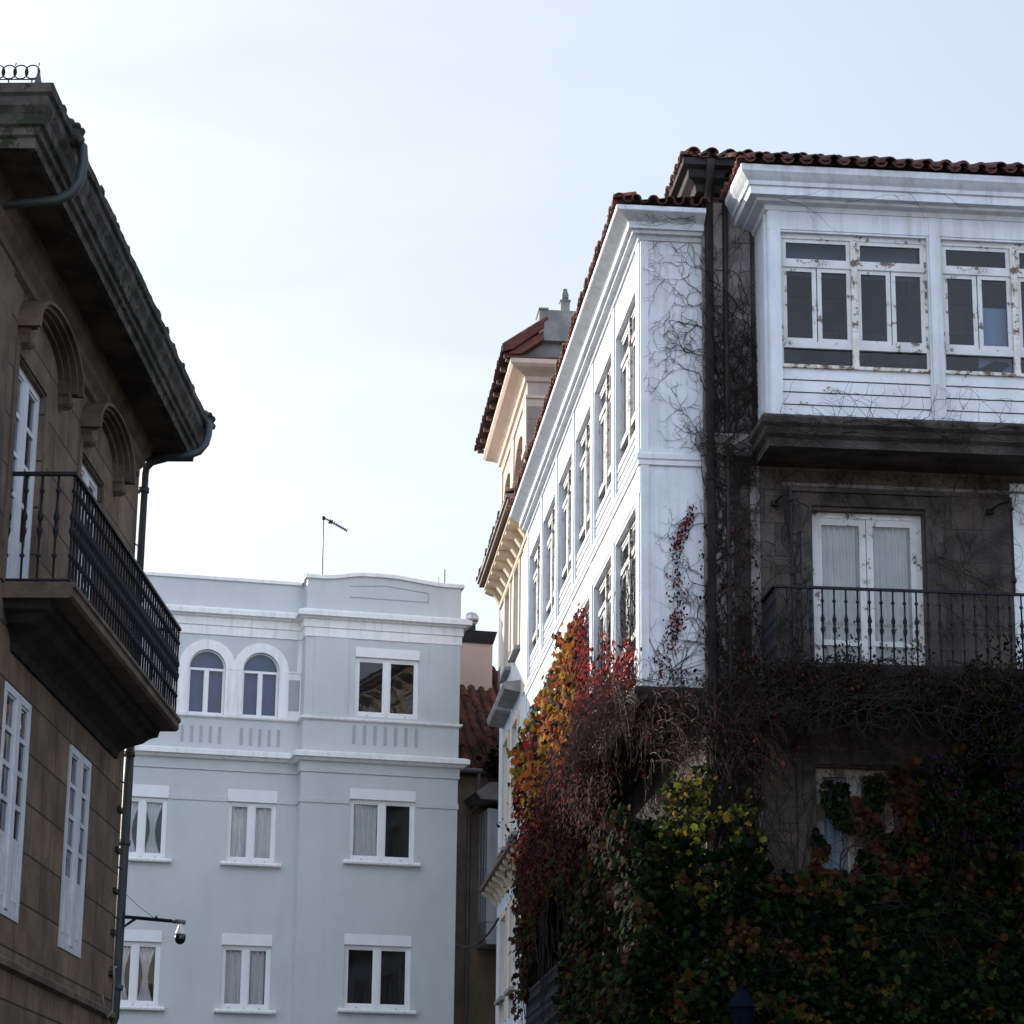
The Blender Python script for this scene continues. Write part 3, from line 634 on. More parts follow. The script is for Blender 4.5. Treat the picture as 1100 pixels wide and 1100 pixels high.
# ================================================================== HOUSE IN THE GAP
rootG = thing('beige_house', tow('B', (4.0, 3.0, 0)), FR['B'][1], 'shadowed beige house with red tile roof squeezed in the gap beside the blue house', 'house')
k = MB().use('beige'); k.box(-.6, 6, 0, 7, 0, 12.2); k.build('wall', rootG)
k = MB()
k.use('tileg').quad((-.6, -.25, 12.25), (6, -.25, 12.25), (6, 3.9, 15.53), (-.6, 3.9, 15.53)); k.quad((-.6, 8.0, 12.25), (6, 8.0, 12.25), (6, 3.9, 15.53), (-.6, 3.9, 15.53))
for j in range(10): eave_tiles(k, (-.6+(.02 if j % 2 else 0), -.25+j*.42), (3.6, -.25+j*.42), (0, -1), 12.30+j*.42*.79, .80, .24, .52, .09, 'tileg')
k.build('roof', rootG)
k = MB().use('zinc'); k.tube([(-.6, -.33, 12.28), (.75, -.33, 12.28)], .06, 8); k.tube([(.60, -.3, 12.26), (.60, -.22, 11.5), (.42, -.1, 11.25), (.42, -.08, 0)], .045, 8); k.build('downpipe', rootG)
k = MB().use('pinkch').box(.3, 1.66, 3.1, 4.4, 14.2, 16.12); k.use('iron').prism([(.29, 16.12), (1.67, 16.12), (1.77, 16.44), (.2, 16.44)], 'y', 3.06, 4.45)
k.build('chimney', rootG)
k = MB().use('steel'); k.smooth = True; k.lathe([(.12, 16.3), (.12, 16.62), (.16, 16.64)] + [(.20*math.cos(a*math.pi/10), 16.76+.17*math.sin(a*math.pi/10)) for a in range(-3, 5)] + [(.001, 16.93)], 18, (1.12, 3.2, 0)); k.build('chimney_cowl', rootG)
k = MB().use('wpaint')
k.box(.66, 3.2, -1.0, 0, 8.22, 11.3)
for zz in (8.30, 8.44, 8.58): k.box(.645, 3.215, -1.015, 0, zz, zz+.10)
k.box(.64, .80, -1.03, -.86, 8.72, 11.3); k.box(.655, 3.2, -1.02, -.99, 9.42, 9.47)
k.use('greyst').prism([(.42, 11.46), (.30, 11.62), (.62, 11.86), (3.5, 11.86), (3.5, 11.46)], 'y', -1.3, 0)
bay = k.build('bay_window', rootG)
k = MB().use('glassd').box(.83, 1.25, -1.012, -1.0, 9.10, 9.36); k.quad((.652, -.25, 9.6), (.652, -.75, 9.6), (.652, -.75, 11.1), (.652, -.25, 11.1)); k.build('pane', bay)
k = MB().use('wpaint')
for yy in (-.78, -.52, -.25): k.box(.635, .653, yy-.03, yy+.03, 8.75, 11.2)
for zz in (9.5, 10.0, 10.6, 11.15): k.box(.633, .653, -.8, -.2, zz-.02, zz+.02)
k.build('glazing_bar', bay)
k = MB().use('leaf_d')
for i in range(150):
    p = Vector((random.gauss(.95, .14), random.gauss(-.4, .15), 0)); p.z = 12.2 + abs(random.gauss(0, .35)); a = random.uniform(0, 6.28); s = random.uniform(.05, .1)
    u = Vector((math.cos(a), math.sin(a), random.uniform(-.6, .6)))*s; w = Vector((-math.sin(a), math.cos(a)*.5, random.uniform(-1, 1)))*s*.7
    k.quad(p-u, p+w, p+u, p-w)
k2 = k
gp = thing('roof_plant', tow('B', (4.0, 3.0, 0)), FR['B'][1], 'small dark green shrub growing over the tiles in the narrow gap', 'plant'); k2.build('foliage', gp)
k = MB().use('stem')
for i in range(6): k.tube([(.85, -.45, 11.9), (.85+random.uniform(-.2, .2), -.5, 12.4), (.85+random.uniform(-.35, .35), -.5+random.uniform(-.2, .2), 12.95)], .008, 4)
k.build('stem', gp)

# cable across the gap
a = tow('B', (3.52, -.03, 7.98)); b = tow('R', (-.78, 20.6, 7.95)); pts = []
for i in range(15):
    t = i/14; p = a.lerp(b, t); p.z -= 4*.28*t*(1-t); pts.append(p - a)
k = MB().use('cable').tube(pts, .022, 6); tag(k.build('overhead_cable', None, a), 'black cable sagging across the narrow gap beside the blue house', 'cable')

# ================================================================== CORNER HOUSE (right)
rootR = thing('corner_house', FR['R'][0], FR['R'][1], 'dark granite corner house wrapped in creeper with white glazed galleries on both sides', 'house')
GA, GE = -.817, 14.8            # side gallery face and far end
FB, FA, FE = -.9, .69, 8.0       # front gallery face, near end, far end
DOOR = (1.383, 2.828, 8.55, 10.75); LWIN = (1.37, 2.36, 5.4, 7.42)
k = MB().use('stoneR')
k.wall(lambda u, v, d: (u, d, v), 0, 9, 0, 15.1, [DOOR, LWIN], .22)
k.quad((0, 0, 0), (0, 15, 0), (0, 15, 15.1), (0, 0, 15.1)); k.quad((9, 0, 0), (9, 15, 0), (9, 15, 15.1), (9, 0, 15.1)); k.quad((0, 15, 0), (9, 15, 0), (9, 15, 15.1), (0, 15, 15.1)); k.quad((0, 0, 15.1), (9, 0, 15.1), (9, 15, 15.1), (0, 15, 15.1))
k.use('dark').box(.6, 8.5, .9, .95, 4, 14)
k.use('greyst').box(-.02, 0, 8.6, 15, 0, 8.2)
k.build('wall', rootR)
k = MB().use('stoneRg')
k.box(-.02, .26, -.05, 0, 0, 11.42); k.box(.26, .36, -.03, 0, 0, 11.42); k.box(.33+.25, .70, -.035, 0, 0, 11.30)     # corner pilaster
k.box(-.02, .25, -.045, 0, 11.70, 14.9); k.box(.29, .62, -.03, 0, 11.70, 14.9)
k.sweep([(0, 11.40), (.05, 11.42), (.05, 11.50), (.10, 11.55), (.12, 11.66), (.05, 11.71), (0, 11.71)], [(0, .9), (0, -.03), (.69, -.03)])
k.sweep([(0, 11.05), (.02, 11.06), (.02, 11.10), (0, 11.11)], [(1.0, 0), (6.5, 0)])
k.use('stoneRp')
# door surround
x0, x1, zt = 1.10, 3.08, 11.02
k.box(x0, DOOR[0]-.02, -.05, 0, 8.6, zt-.2); k.box(DOOR[1]+.02, x1, -.05, 0, 8.6, zt-.2); k.box(x0, x1, -.055, 0, 10.80, zt-.05); k.box(x0-.01, x1+.01, -.10, 0, zt-.05, zt)
k.box(x0+.12, DOOR[0]-.02, -.07, -.05, 8.6, 10.82); k.box(DOOR[1]+.02, x1-.12, -.07, -.05, 8.6, 10.82)
k.box(1.08, 2.66, -.06, 0, 7.45, 7.62); k.box(1.12, 1.35, -.05, 0, 5.2, 7.45); k.box(2.38, 2.62, -.05, 0, 5.2, 7.45)
k.build('stone_trim', rootR)
# French door on the balcony
def frenchdoor(w, h, drape):
    hw = w/2; f = MB().use('wflake'); y = .10
    f.box(-hw, -hw+.06, y, y+.08, 0, h); f.box(hw-.06, hw, y, y+.08, 0, h); f.box(-hw+.06, hw-.06, y, y+.08, h-.07, h)
    for s in (-1, 1):
        a, b = sorted((s*.005, s*(hw-.06))); q = .085
        f.box(a, a+q, y+.012, y+.06, 0, h-.07); f.box(b-q, b, y+.012, y+.06, 0, h-.07); f.box(a+q, b-q, y+.013, y+.06, h-.16, h-.07); f.box(a+q, b-q, y+.013, y+.06, .46, .53); f.box(a+q, b-q, y+.013, y+.06, 0, .12)
    o = f.build('balcony_door', rootR)
    p = MB().use('glass')
    for s in (-1, 1):
        a, b = sorted((s*.08, s*(hw-.14))); p.quad((a, y+.035, .1), (b, y+.035, .1), (b, y+.035, h-.15), (a, y+.035, h-.15))
    p.build('pane', o)
    c = cloth(-hw+.05, -.02, y+.12, .02, h-.08, 'curtb', .022, 8, .4); c2 = cloth(.02, hw-.05, y+.12, .02, h-.08, 'curtb', .022, 8, 2); c.add(c2.v, c2.f); c.build('curtain', o)
    return o
place(frenchdoor(1.445, 2.2, True), (2.1055, 0, 8.55))
o = place(casement(rootR, .99, 2.02, 0, False, 'full', 'wgrey', 'glassd', .1), (1.865, 0, 5.4))
one('shutter', 3.985, 5.4, -.02, .03, 8.62, 11.2).build('shutter', rootR)
# front gallery
def lap(k, x0, x1, z0, z1, n, f, m='boards'):
    """overlapping boards; f(x, out, z) -> point"""
    k.use(m); h = (z1-z0)/n
    for i in range(n):
        a, b = z0+i*h, z0+(i+1)*h
        k.add([f(x0, .026, a+.012), f(x1, .026, a+.012), f(x1, .010, b), f(x0, .010, b), f(x0, -.01, a+.012), f(x1, -.01, a+.012)], [(0, 1, 2, 3), (4, 5, 1, 0)])
        k.use('wood').add([f(x0, -.006, a), f(x1, -.006, a), f(x1, -.006, b), f(x0, -.006, b)], [(0, 1, 2, 3)]); k.use(m)
def gal_module(root, w, z0, z1):
    """weathered gallery light pair (two halves): top lights, casements, fixed low panes; x centred, -y outwards, y=0 = post face"""
    hw = w/2; f = MB().use('wflake'); y = .055; H = z1-z0
    tz = H-.46; lz = .24; c0, c1 = .36, H-.48
    f.box(-hw, hw, y, y+.07, H-.065, H); f.box(-hw, -hw+.03, y, y+.07, 0, H-.065); f.use('wheavy'); f.box(hw-.03, hw, y, y+.07, 0, H-.065); f.box(-.04, .04, y-.03, y+.07, 0, H-.065); f.use('wflake')
    f.box(-hw+.03, -.04, y-.008, y+.07, H-.455, H-.385); f.box(.04, hw-.03, y-.008, y+.07, H-.455, H-.385); f.box(-hw+.03, -.04, y-.01, y+.07, lz-.0, lz+.085); f.box(.04, hw-.03, y-.01, y+.07, lz, lz+.085)
    f.use('wheavy'); f.box(-hw, hw, y-.035, y+.09, -.03, .012); f.use('wflake')
    for s in (-1, 1):
        a, b = sorted((s*.04, s*(hw-.03)))
        for (p, q, r0, r1, t) in ((a, b, H-.385, H-.065, .05), (a, (a+b)/2-.006, lz+.085, H-.455, .055), ((a+b)/2+.006, b, lz+.085, H-.455, .055)):
            yy = y+.008+random.uniform(0, .01)
            f.box(p, p+t, yy, yy+.045, r0, r1); f.box(q-t, q, yy, yy+.045, r0, r1); f.box(p+t, q-t, yy+.002, yy+.045, r0, r0+t); f.box(p+t, q-t, yy+.002, yy+.045, r1-t, r1)
    o = f.build('gallery_window', root)
    p = MB().use('glassd'); p.quad((-hw+.03, y+.036, .012), (-.04, y+.036, .012), (-.04, y+.036, H-.07), (-hw+.03, y+.036, H-.07)); p.quad((.04, y+.036, .012), (hw-.03, y+.036, .012), (hw-.03, y+.036, H-.07), (.04, y+.036, H-.07))
    p.build('pane', o)
    return o
W0, W1 = 12.40, 14.19
mods = [(.855, 2.765), (2.95, 4.86), (5.045, 6.955)]
k = MB().use('wpaint')
k.wall(lambda u, v, d: (u, FB+d, v), FA, FE, 11.70, 14.72, [(a, b, W0-.68, W1) for a, b in mods], .15)
for i, (a, b) in enumerate(mods): lap(k, a, b, 11.71, W0-.03, 4, lambda x, o, z: (x, FB+.07-o, z)); k.use('wpaint')
k.quad((FA, FB, 11.7), (FA, 0, 11.7), (FA, 0, 14.72), (FA, FB, 14.72)); k.box(FA-.03, FA+.0, FB+.12, FB+.16, 11.7, 14.6)
for x in (FA+.015, 2.79, 4.885): k.box(x, x+.135 if x > 1 else x+.145, FB-.022, FB, 11.70, 14.50)
k.box(FA-.002, FE, FB-.012, FB, 14.22, 14.50)
k.use('dark').quad((FA, FB+.1, 14.7), (FE, FB+.1, 14.7), (FE, 0, 14.7), (FA, 0, 14.7)); k.use('stoneRp').quad((FA, FB, 11.69), (FE, FB, 11.69), (FE, 0, 11.69), (FA, 0, 11.69))
fg = k.build('front_gallery', rootR)
src = None
for a, b in mods:
    if src is None: src = place(gal_module(rootR, b-a, W0, W1), ((a+b)/2, FB, W0))
    else: dup(src, rootR, ((a+b)/2, FB, W0))
one('shutter', 3.45, 3.95, FB+.22, FB+.24, 12.42, 13.35).build('blind', rootR)
one('blind', .9, 2.7, FB+.3, FB+.31, 13.7, 14.15).build('blind', rootR)
k = MB().use('wpaint')
fgp = [(FA, .0), (FA, FB), (FE, FB)]
k.sweep([(0, 14.46), (.03, 14.47), (.05, 14.53), (.16, 14.545), (.17, 14.58), (.27, 14.585), (.27, 14.69), (.30, 14.70), (.31, 14.75), (.35, 14.79), (.40, 14.85), (.41, 14.93), (0, 14.96)], fgp)
k.build('gallery_cornice', rootR)
k = MB().use('stoneRp')
k.sweep([(0, 11.70), (.10, 11.70), (.14, 11.66), (.14, 11.58), (.09, 11.54), (.09, 11.45), (.03, 11.41), (.03, 11.30), (0, 11.30)], fgp)
k.quad((FA, FB, 11.33), (FE, FB, 11.33), (FE, 0, 11.31), (FA, 0, 11.31))
k.build('gallery_base', rootR)
k = MB().use('tiled')
k.quad((FA-.44, FB-.44, 14.97), (FE, FB-.44, 14.97), (FE, .4, 15.35), (FA-.44, .4, 15.35))
eave_tiles(k, (FA-.42, FB-.46), (FE, FB-.46), (0, -1), 15.0, .42, .235, .8, .085, 'tiled')
eave_tiles(k, (FA-.45, FB-.38), (FA-.45, .3), (-1, 0), 14.99, .1, .2, .16, .07, 'tile')
k.build('gallery_roof', rootR)
# main roof over the stone block
k = MB().use('blackish')
mp_ = [(0, 15), (0, 0), (9, 0)]
k.sweep([(0, 15.0), (.10, 15.02), (.12, 15.12), (.22, 15.18), (.22, 15.30), (.30, 15.33), (.30, 15.42), (0, 15.44)], mp_)
k.use('tiled').quad((-.3, -.3, 15.44), (9, -.3, 15.44), (9, 5, 17.0), (5, 5, 17.0)); k.quad((-.3, -.3, 15.44), (-.3, 15, 15.44), (5, 15, 17.0), (5, 5, 17.0))
eave_tiles(k, (-.16, -.33), (9, -.33), (0, -1), 15.47, .35, .235, .7, .085, 'tiled')
eave_tiles(k, (-.33, -.24), (-.33, 15), (-1, 0), 15.46, .1, .2, .16, .07, 'tile')
k.build('roof', rootR)
# side gallery
sm = []
for i in range(6): b0 = .45 + i*2.415; sm.append((b0, b0+2.10))
k = MB().use('wpaint')
sh = [(a, b, 11.52, 13.86) for a, b in sm] + [(a, b, 8.55, 10.87) for a, b in sm]
k.wall(lambda u, v, d: (GA+d, u, v), .08, GE, 8.38, 14.5, sh, .20)
k.quad((GA, .08, 8.38), (0, .08, 8.38), (0, .08, 14.5), (GA, .08, 14.5)); k.quad((GA, GE, 8.38), (0, GE, 8.38), (0, GE, 14.5), (GA, GE, 14.5))
for a, b in sm:
    lap(k, a, b, 11.53, 12.0, 4, lambda x, o, z: (GA+.05-o, x, z)); lap(k, a, b, 8.56, 9.02, 4, lambda x, o, z: (GA+.05-o, x, z)); k.use('wpaint')
for i in range(7):
    b0 = .45+i*2.415-.275 if i else .10
    k.box(GA-.02, GA, b0+.02, b0+.25 if i else .40, 8.40, 11.3); k.box(GA-.02, GA, b0+.02, b0+.25 if i else .40, 11.52, 14.36)
k.box(GA-.012, GA, .081, GE, 10.92, 11.28)
k.sweep([(0, 11.28), (.035, 11.29), (.035, 11.35), (.055, 11.37), (.055, 11.43), (.03, 11.46), (.03, 11.50), (0, 11.51)], [(GA, GE), (GA, .08), (0, .08)])
k.box(GA-.001, GA+.10, .055, .08, 8.40, 14.36)
k.use('dark').quad((GA+.1, .1, 11.4), (0, .1, 11.4), (0, GE, 11.4), (GA+.1, GE, 11.4)); k.use('wpaint').quad((GA, .08, 8.37), (0, .08, 8.37), (0, GE, 8.37), (GA, GE, 8.37))
k.build('side_gallery', rootR)
src = None
for z0, z1 in ((12.0, 13.86), (9.02, 10.87)):
    for a, b in sm:
        loc = (GA+.02, (a+b)/2, z0)
        if src is None: src = place(gal_module(rootR, b-a, z0, z1), loc, R_(-90))
        else: dup(src, rootR, loc, R_(-90))
k = MB().use('wpaint')
k.sweep([(0, 14.36), (.03, 14.37), (.05, 14.42), (.12, 14.43), (.13, 14.47), (.18, 14.475), (.18, 14.56), (.20, 14.575), (.27, 14.61), (.35, 14.65), (.36, 14.66), (.36, 14.72), (0, 14.74)], [(GA, GE), (GA, .08), (0, .08)])
k.build('side_gallery_cornice', rootR)
k = MB().use('tiled'); k.quad((GA-.36, -.28, 14.76), (GA-.36, GE, 14.76), (0, GE, 14.9), (0, -.28, 14.9))
eave_tiles(k, (GA-.39, -.24), (GA-.39, GE+.1), (-1, 0), 14.79, .2, .2, .3, .075, 'tile')
eave_tiles(k, (GA-.33, -.31), (-.02, -.31), (0, -1), 14.79, .2, .2, .3, .075, 'tiled')
k.build('side_gallery_roof', rootR)
k = MB().use('blackish'); k.sweep([(0, 8.38), (.08, 8.38), (.10, 8.30), (.05, 8.22), (0, 8.18)], [(GA, GE), (GA, .08), (0, .08)]); k.quad((GA, .08, 8.2), (0, .08, 8.2), (0, GE, 8.2), (GA, GE, 8.2)); k.build('side_gallery_base', rootR)
# rainwater pipes at the stone corner
k = MB().use('blackish'); k.smooth = True
k.tube([(.06, -.33, 15.40), (.06, -.30, 15.25), (.06, -.13, 15.05), (.06, -.11, 0)], .055, 8); k.tube([(.29, -.07, 15.1), (.29, -.07, 0)], .03, 6); k.build('downpipe', rootR)
# front balcony
k = MB().use('stoneRp'); k.prism([(-.01, 8.36), (.55, 8.40), (.80, 8.42), (.86, 8.44), (.86, 8.52), (-.01, 8.54)], 'y', 0, 1) if False else None
k.box(.66, 5.6, -.86, 0, 8.42, 8.535); k.box(.72, 5.5, -.80, 0, 8.33, 8.42); k.box(.8, 5.4, -.6, 0, 8.18, 8.33)
for xx in (1.0, 3.1, 5.0): k.prism([(0, 8.18), (-.62, 8.18), (-.55, 8.02), (-.2, 7.85), (0, 7.6)], 'x', xx-.09, xx+.09)
fb = k.build('front_balcony', rootR)
sp = [(.73+.148*i, -.80) for i in range(33)] + [(.73, -.80+.145*i) for i in range(1, 6)]
f2 = bfirst.copy(); COL.objects.link(f2); f2.parent = fb; f2.location = (*sp[0], 8.545); f2.scale = (1, 1, .96)
for x, y in sp[1:]:
    q = f2.copy(); COL.objects.link(q); q.parent = fb; q.location = (x, y, 8.545)
k = MB().use('iron')
k.box(.70, 5.5, -.828, -.772, 9.505, 9.535); k.box(.70, .758, -.772, 0, 9.505, 9.535); k.box(.71, 5.5, -.815, -.785, 8.55, 8.57); k.box(.71, .745, -.785, 0, 8.55, 8.57)
k.build('rail', fb)
for x in (.95, 3.76):
    k = MB().use('iron'); k.tube([(x, -.80, 9.5), (x, -.80, 10.78)], .018, 7); k.lathe([(.02, 0), (.035, .02), (.035, .06), (.02, .09)], 8, (x, -.80, 9.66)); k.lathe([(.02, 0), (.04, .03), (.02, .07)], 8, (x, -.80, 10.6))
    k.tube([(x, -.80, 10.72), (x-.03, -.7, 10.74), (x-.05, -.5, 10.78), (x-.06, -.2, 10.80), (x-.06, -.02, 10.80)], .016, 6); k.lathe([(.0, -.05), (.05, -.03), (.05, .03), (.0, .05)], 8, (x-.06, -.06, 10.80)); k.build('awning_bracket', fb)
# small side balcony low on the street side
k = MB().use('blackish'); k.box(-.9, 0, 8.5, 13.9, 4.72, 4.86); sb = k.build('side_balcony', rootR)
k = MB().use('iron'); k.box(-.87, -.83, 8.5, 13.9, 5.82, 5.86); k.box(-.87, -.83, 8.5, 13.9, 4.92, 4.95); k.box(-.83, 0, 8.5, 8.54, 5.82, 5.86); k.box(-.83, 0, 8.5, 8.54, 5.34, 5.37); k.box(-.83, 0, 8.5, 8.54, 4.92, 4.95); k.build('rail', sb)
first = None
for i in range(46):
    q = f2.copy(); COL.objects.link(q); q.parent = sb; q.location = (-.85, 8.52+.119*i, 4.87)
for i in range(6):
    q = f2.copy(); COL.objects.link(q); q.parent = sb; q.location = (-.72+.13*i, 8.52, 4.87)
k = MB().use('wpaint'); k.box(-.05, -.02, 8.9, 9.0, 0, 8.2); k.box(-.04, 0, 10.8, 10.9, 4.86, 8.2); k.box(-.03, 0, 11.9, 12.0, 4.86, 8.2); k.box(-.04, 0, 13.0, 13.1, 4.86, 8.2); k.build('side_door_frame', rootR)

# pigeon on the ledge inside the low pane
pg = thing('pigeon', tow('R', (3.62, FB+.16, 12.44)), FR['R'][1] + R_(8), 'dark pigeon crouching behind the low pane of the white front gallery', 'bird')
k = MB().use('bird'); k.smooth = True
secs = [(-.26, .03, .012, .008), (-.16, .05, .03, .016), (-.06, .085, .05, .045), (.03, .10, .065, .07), (.10, .10, .06, .07), (.15, .115, .045, .05), (.18, .135, .032, .036), (.205, .14, .022, .024), (.225, .132, .006, .006)]
N = 10; vs = [(x, ry*math.cos(2*math.pi*j/N), z+rz*math.sin(2*math.pi*j/N)) for x, z, ry, rz in secs for j in range(N)]
k.add(vs, [(i*N+j, i*N+(j+1) % N, (i+1)*N+(j+1) % N, (i+1)*N+j) for i in range(len(secs)-1) for j in range(N)]); k.build('body', pg)
k = MB().use('bird'); k.tube([(.06, .02, -.01), (.06, .02, .06)], .005, 4); k.tube([(.06, -.02, -.01), (.06, -.02, .06)], .005, 4); k.build('legs', pg)

# wall lantern in the ivy
ln = thing('wall_lantern', tow('R', (.18, -1.2, 4.0)), FR['R'][1], 'dark blue iron lantern with pointed cap in front of the ivy', 'lamp')
k = MB().use('lampb'); k.lathe([(.165, .33), (.17, .345), (.12, .44), (.06, .52), (.03, .55), (.03, .57), (.012, .59), (.012, .63), (.02, .64), (.001, .66)], 6); k.build('cap', ln)
k = MB().use('lampb'); k.lathe([(.08, .0), (.14, .325)], 6); k.build('lamp_glass', ln)
k = MB().use('lampb')
for j in range(6):
    a = j*math.pi/3; k.tube([(.082*math.cos(a), .082*math.sin(a), 0), (.143*math.cos(a), .143*math.sin(a), .33)], .008, 4)
k.lathe([(.001, -.12), (.03, -.08), (.085, -.02), (.085, .01)], 6); k.build('lamp_frame', ln)
k = MB().use('lampb'); k.tube([(0, 0, -.1), (0, .1, -.3), (0, .5, -.42), (0, 1.2, -.30)], .018, 6); k.tube([(0, 1.18, -.6), (0, 1.18, -.1)], .03, 6); k.build('bracket', ln)

# ================================================================== WHITE TOWNHOUSE beyond the gallery
rootW = thing('white_townhouse', tow('R', (-.75, 14.8, 0)), FR['R'][1], 'narrow white townhouse with bracketed eave just past the side gallery', 'house')
D = 6.5
wins = [(2.3, 3.3), (4.25, 5.3)]
holes = [(a, b, 12.74, 14.45) for a, b in wins] + [(a, b, 9.15, 11.35) for a, b in wins] + [(a, b, 5.8, 7.85) for a, b in wins]
k = MB().use('wpaint'); k.wall(lambda u, v, d: (d, u, v), .02, D, 0, 14.95, holes, .14)
k.quad((0, D, 0), (8, D, 0), (8, D, 14.95), (0, D, 14.95)); k.quad((8, 0, 0), (8, D, 0), (8, D, 14.95), (8, 0, 14.95)); k.quad((0, .02, 14.9), (8, .02, 14.9), (8, D, 14.9), (0, D, 14.9))
k.use('cream').box(-.02, 0, .05, 1.5, 11.6, 14.7)
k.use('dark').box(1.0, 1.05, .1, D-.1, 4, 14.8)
k.build('wall', rootW)
for a, b in wins:
    for z0, z1 in ((12.74, 14.45), (9.15, 11.35), (5.8, 7.85)):
        k = MB().use('cream'); k.box(-.035, 0, a-.16, a, z0, z1+.12); k.box(-.035, 0, b, b+.16, z0, z1+.12); k.box(-.035, 0, a, b, z1, z1+.12); k.build('window_surround', rootW)
for a, b in wins:
    for z0 in (12.74, 9.15, 6.27): one('greyst', -.12, 0, a-.14, b+.14, z0-.07, z0).build('window_ledge', rootW)
    k = MB().use('greyst').prism([(0, 11.78), (-.30, 11.83), (-.33, 11.9), (-.33, 11.96), (0, 12.02)], 'y', a-.35, b+.35); k.build('window_canopy', rootW)
src = None
for z0, z1 in ((12.74, 14.45), (9.15, 11.35), (5.8, 7.85)):
    s2 = None
    for a, b in wins:
        if s2 is None: s2 = place(casement(rootW, b-a, z1-z0, 0, False, 'full', 'cream', 'glassd', .07), (0, (a+b)/2, z0), R_(-90))
        else: dup(s2, rootW, (0, (a+b)/2, z0), R_(-90))
def corbels(k, z, n, out, hh=.3, y0=.3, y1=D):
    for i in range(n):
        yy = y0 + (y1-y0)*i/(n-1)
        k.prism([(0, z), (-out, z), (-out, z-.06), (-out*.75, z-.10), (-out*.5, z-.13), (-out*.35, z-.2), (-out*.15, z-hh), (0, z-hh-.02)], 'y', yy-.11, yy+.11)
k = MB().use('cream'); corbels(k, 14.9, 9, .34)
k.use('cream').box(-.05, 0, .05, D+.02, 14.48, 14.56); k.box(-.36, 0, -.0, D+.1, 14.9, 14.98); k.use('wood').box(-.46, 0, 0, D+.16, 14.98, 15.06); k.use('greyst').box(-.50, -.3, 0, D+.2, 15.06, 15.13)
k.build('cornice', rootW)
k = MB().use('cream'); corbels(k, 8.56, 9, .30, .28, .3, D-.05); k.use('wood').box(-.36, 0, .05, D+.05, 8.56, 8.63); k.build('string_course', rootW)
k = MB().use('tiled'); k.quad((-.5, 0, 15.14), (-.5, D+.2, 15.14), (4, D+.2, 17), (4, 0, 17)); eave_tiles(k, (-.5, .1), (-.5, D+.2), (-1, 0), 15.14, .4, .235, .6, .08, 'tiled'); k.build('roof', rootW)

# ================================================================== CREAM TOWER
rootT = thing('cream_tower', tow('R', (-.08, 23.0, 0)), FR['R'][1], 'cream arcaded roof turret with red verge boards rising behind the white roofs', 'tower')
TD = 6.6; TWX = 4.0
k = MB().use('pinkst'); piers = [(0, .7), (2.95, 3.65), (5.9, TD)]
for a, b in piers: k.box(0, .6, a, b, 0, 18.6)
k.box(0, TWX, 0, .5, 0, 18.6); k.box(0, TWX, TD-.5, TD, 0, 18.6); k.box(2.0, TWX, .5, TD-.5, 0, 18.6); k.box(0, 2, .5, TD-.5, 0, 15.8)
k.use('pinkst'); k.box(0, TWX, 0, TD, 19.55, 20.35)
for a, b in ((.7, 2.95), (3.65, 5.9)):                                 # arches between the piers
    N = 14; cy = (a+b)/2; r = (b-a)/2
    for j in range(N):
        p, q = [(cy-r*math.cos(math.pi*i/N), 18.6+.75*math.sin(math.pi*i/N)) for i in (j, j+1)]
        k.add([(0, *p), (0, *q), (0, q[0], 19.55), (0, p[0], 19.55), (.6, *p), (.6, *q), (.6, q[0], 19.55), (.6, p[0], 19.55)], [(0, 1, 2, 3), (0, 4, 5, 1), (4, 7, 6, 5)])
for a, b in piers: k.box(0, .6, a, b, 18.6, 19.55)
k.box(0, TWX, 0, .5, 18.6, 19.55); k.box(0, TWX, TD-.5, TD, 18.6, 19.55)
k.build('wall', rootT)
k = MB().use('creamp')
loopT = [(0, TD), (0, 0), (TWX, 0)]
k.sweep([(0, 19.72), (.04, 19.73), (.04, 19.80), (0, 19.81)], loopT)
for a, b in piers: k.box(-.05, .0, a-.04, b+.04, 18.50, 18.62); k.box(-.03, 0, a, b, 18.62, 19.72)
k.sweep([(0, 20.10), (.06, 20.12), (.08, 20.22), (.18, 20.28), (.36, 20.36), (.42, 20.42), (.42, 20.52), (0, 20.54)], [(TWX, TD), (0, TD), (0, 0), (TWX, 0)])
k.build('cornice', rootT)
k = MB().use('wood')
k.box(-.50, TWX, -.42, -.02, 20.54, 20.58)
for i in range(9): yy = -.3+i*(TD+.6)/8; k.box(-.56, 0, yy-.05, yy+.05, 20.54, 20.62)
k.use('tiled').quad((-.62, -.55, 20.66), (-.62, TD+.55, 20.66), (.6, TD+.2, 21.5), (.6, -.1, 21.5)); k.quad((TWX+.4, -.1, 20.66), (TWX+.4, TD+.2, 20.66), (.6, TD+.2, 21.5), (.6, -.1, 21.5))
eave_tiles(k, (-.62, -.5), (-.62, TD+.6), (-1, 0), 20.70, .3, .2, .3, .07, 'tiled')
k.use('tile'); k.prism([(-.62, 20.62), (-.62, 20.74), (.30, 21.39), (.30, 21.20), (-.40, 20.66)], 'y', -.60, -.50); k.prism([(-.5, 20.58), (.30, 21.16), (.30, 20.96), (-.2, 20.60)], 'y', -.5, -.12)
for i in range(5): x = -.6+i*.19; z = 20.74+i*.19*.70; k.tube([(x, -.56, z), (x+.21, -.56, z+.165)], [.055, .045], 7)
k.build('roof', rootT)
k = MB().use('greyst'); k.prism([(-.15, 20.56), (TWX, 20.56), (TWX, 21.5), (.55, 21.4), (-.1, 20.85)], 'y', -.10, -.03); k.box(.22, 1.6, -.30, .4, 21.0, 21.72); k.box(.20, .42, -.33, .4, 21.72, 21.76); k.build('gable', rootT)
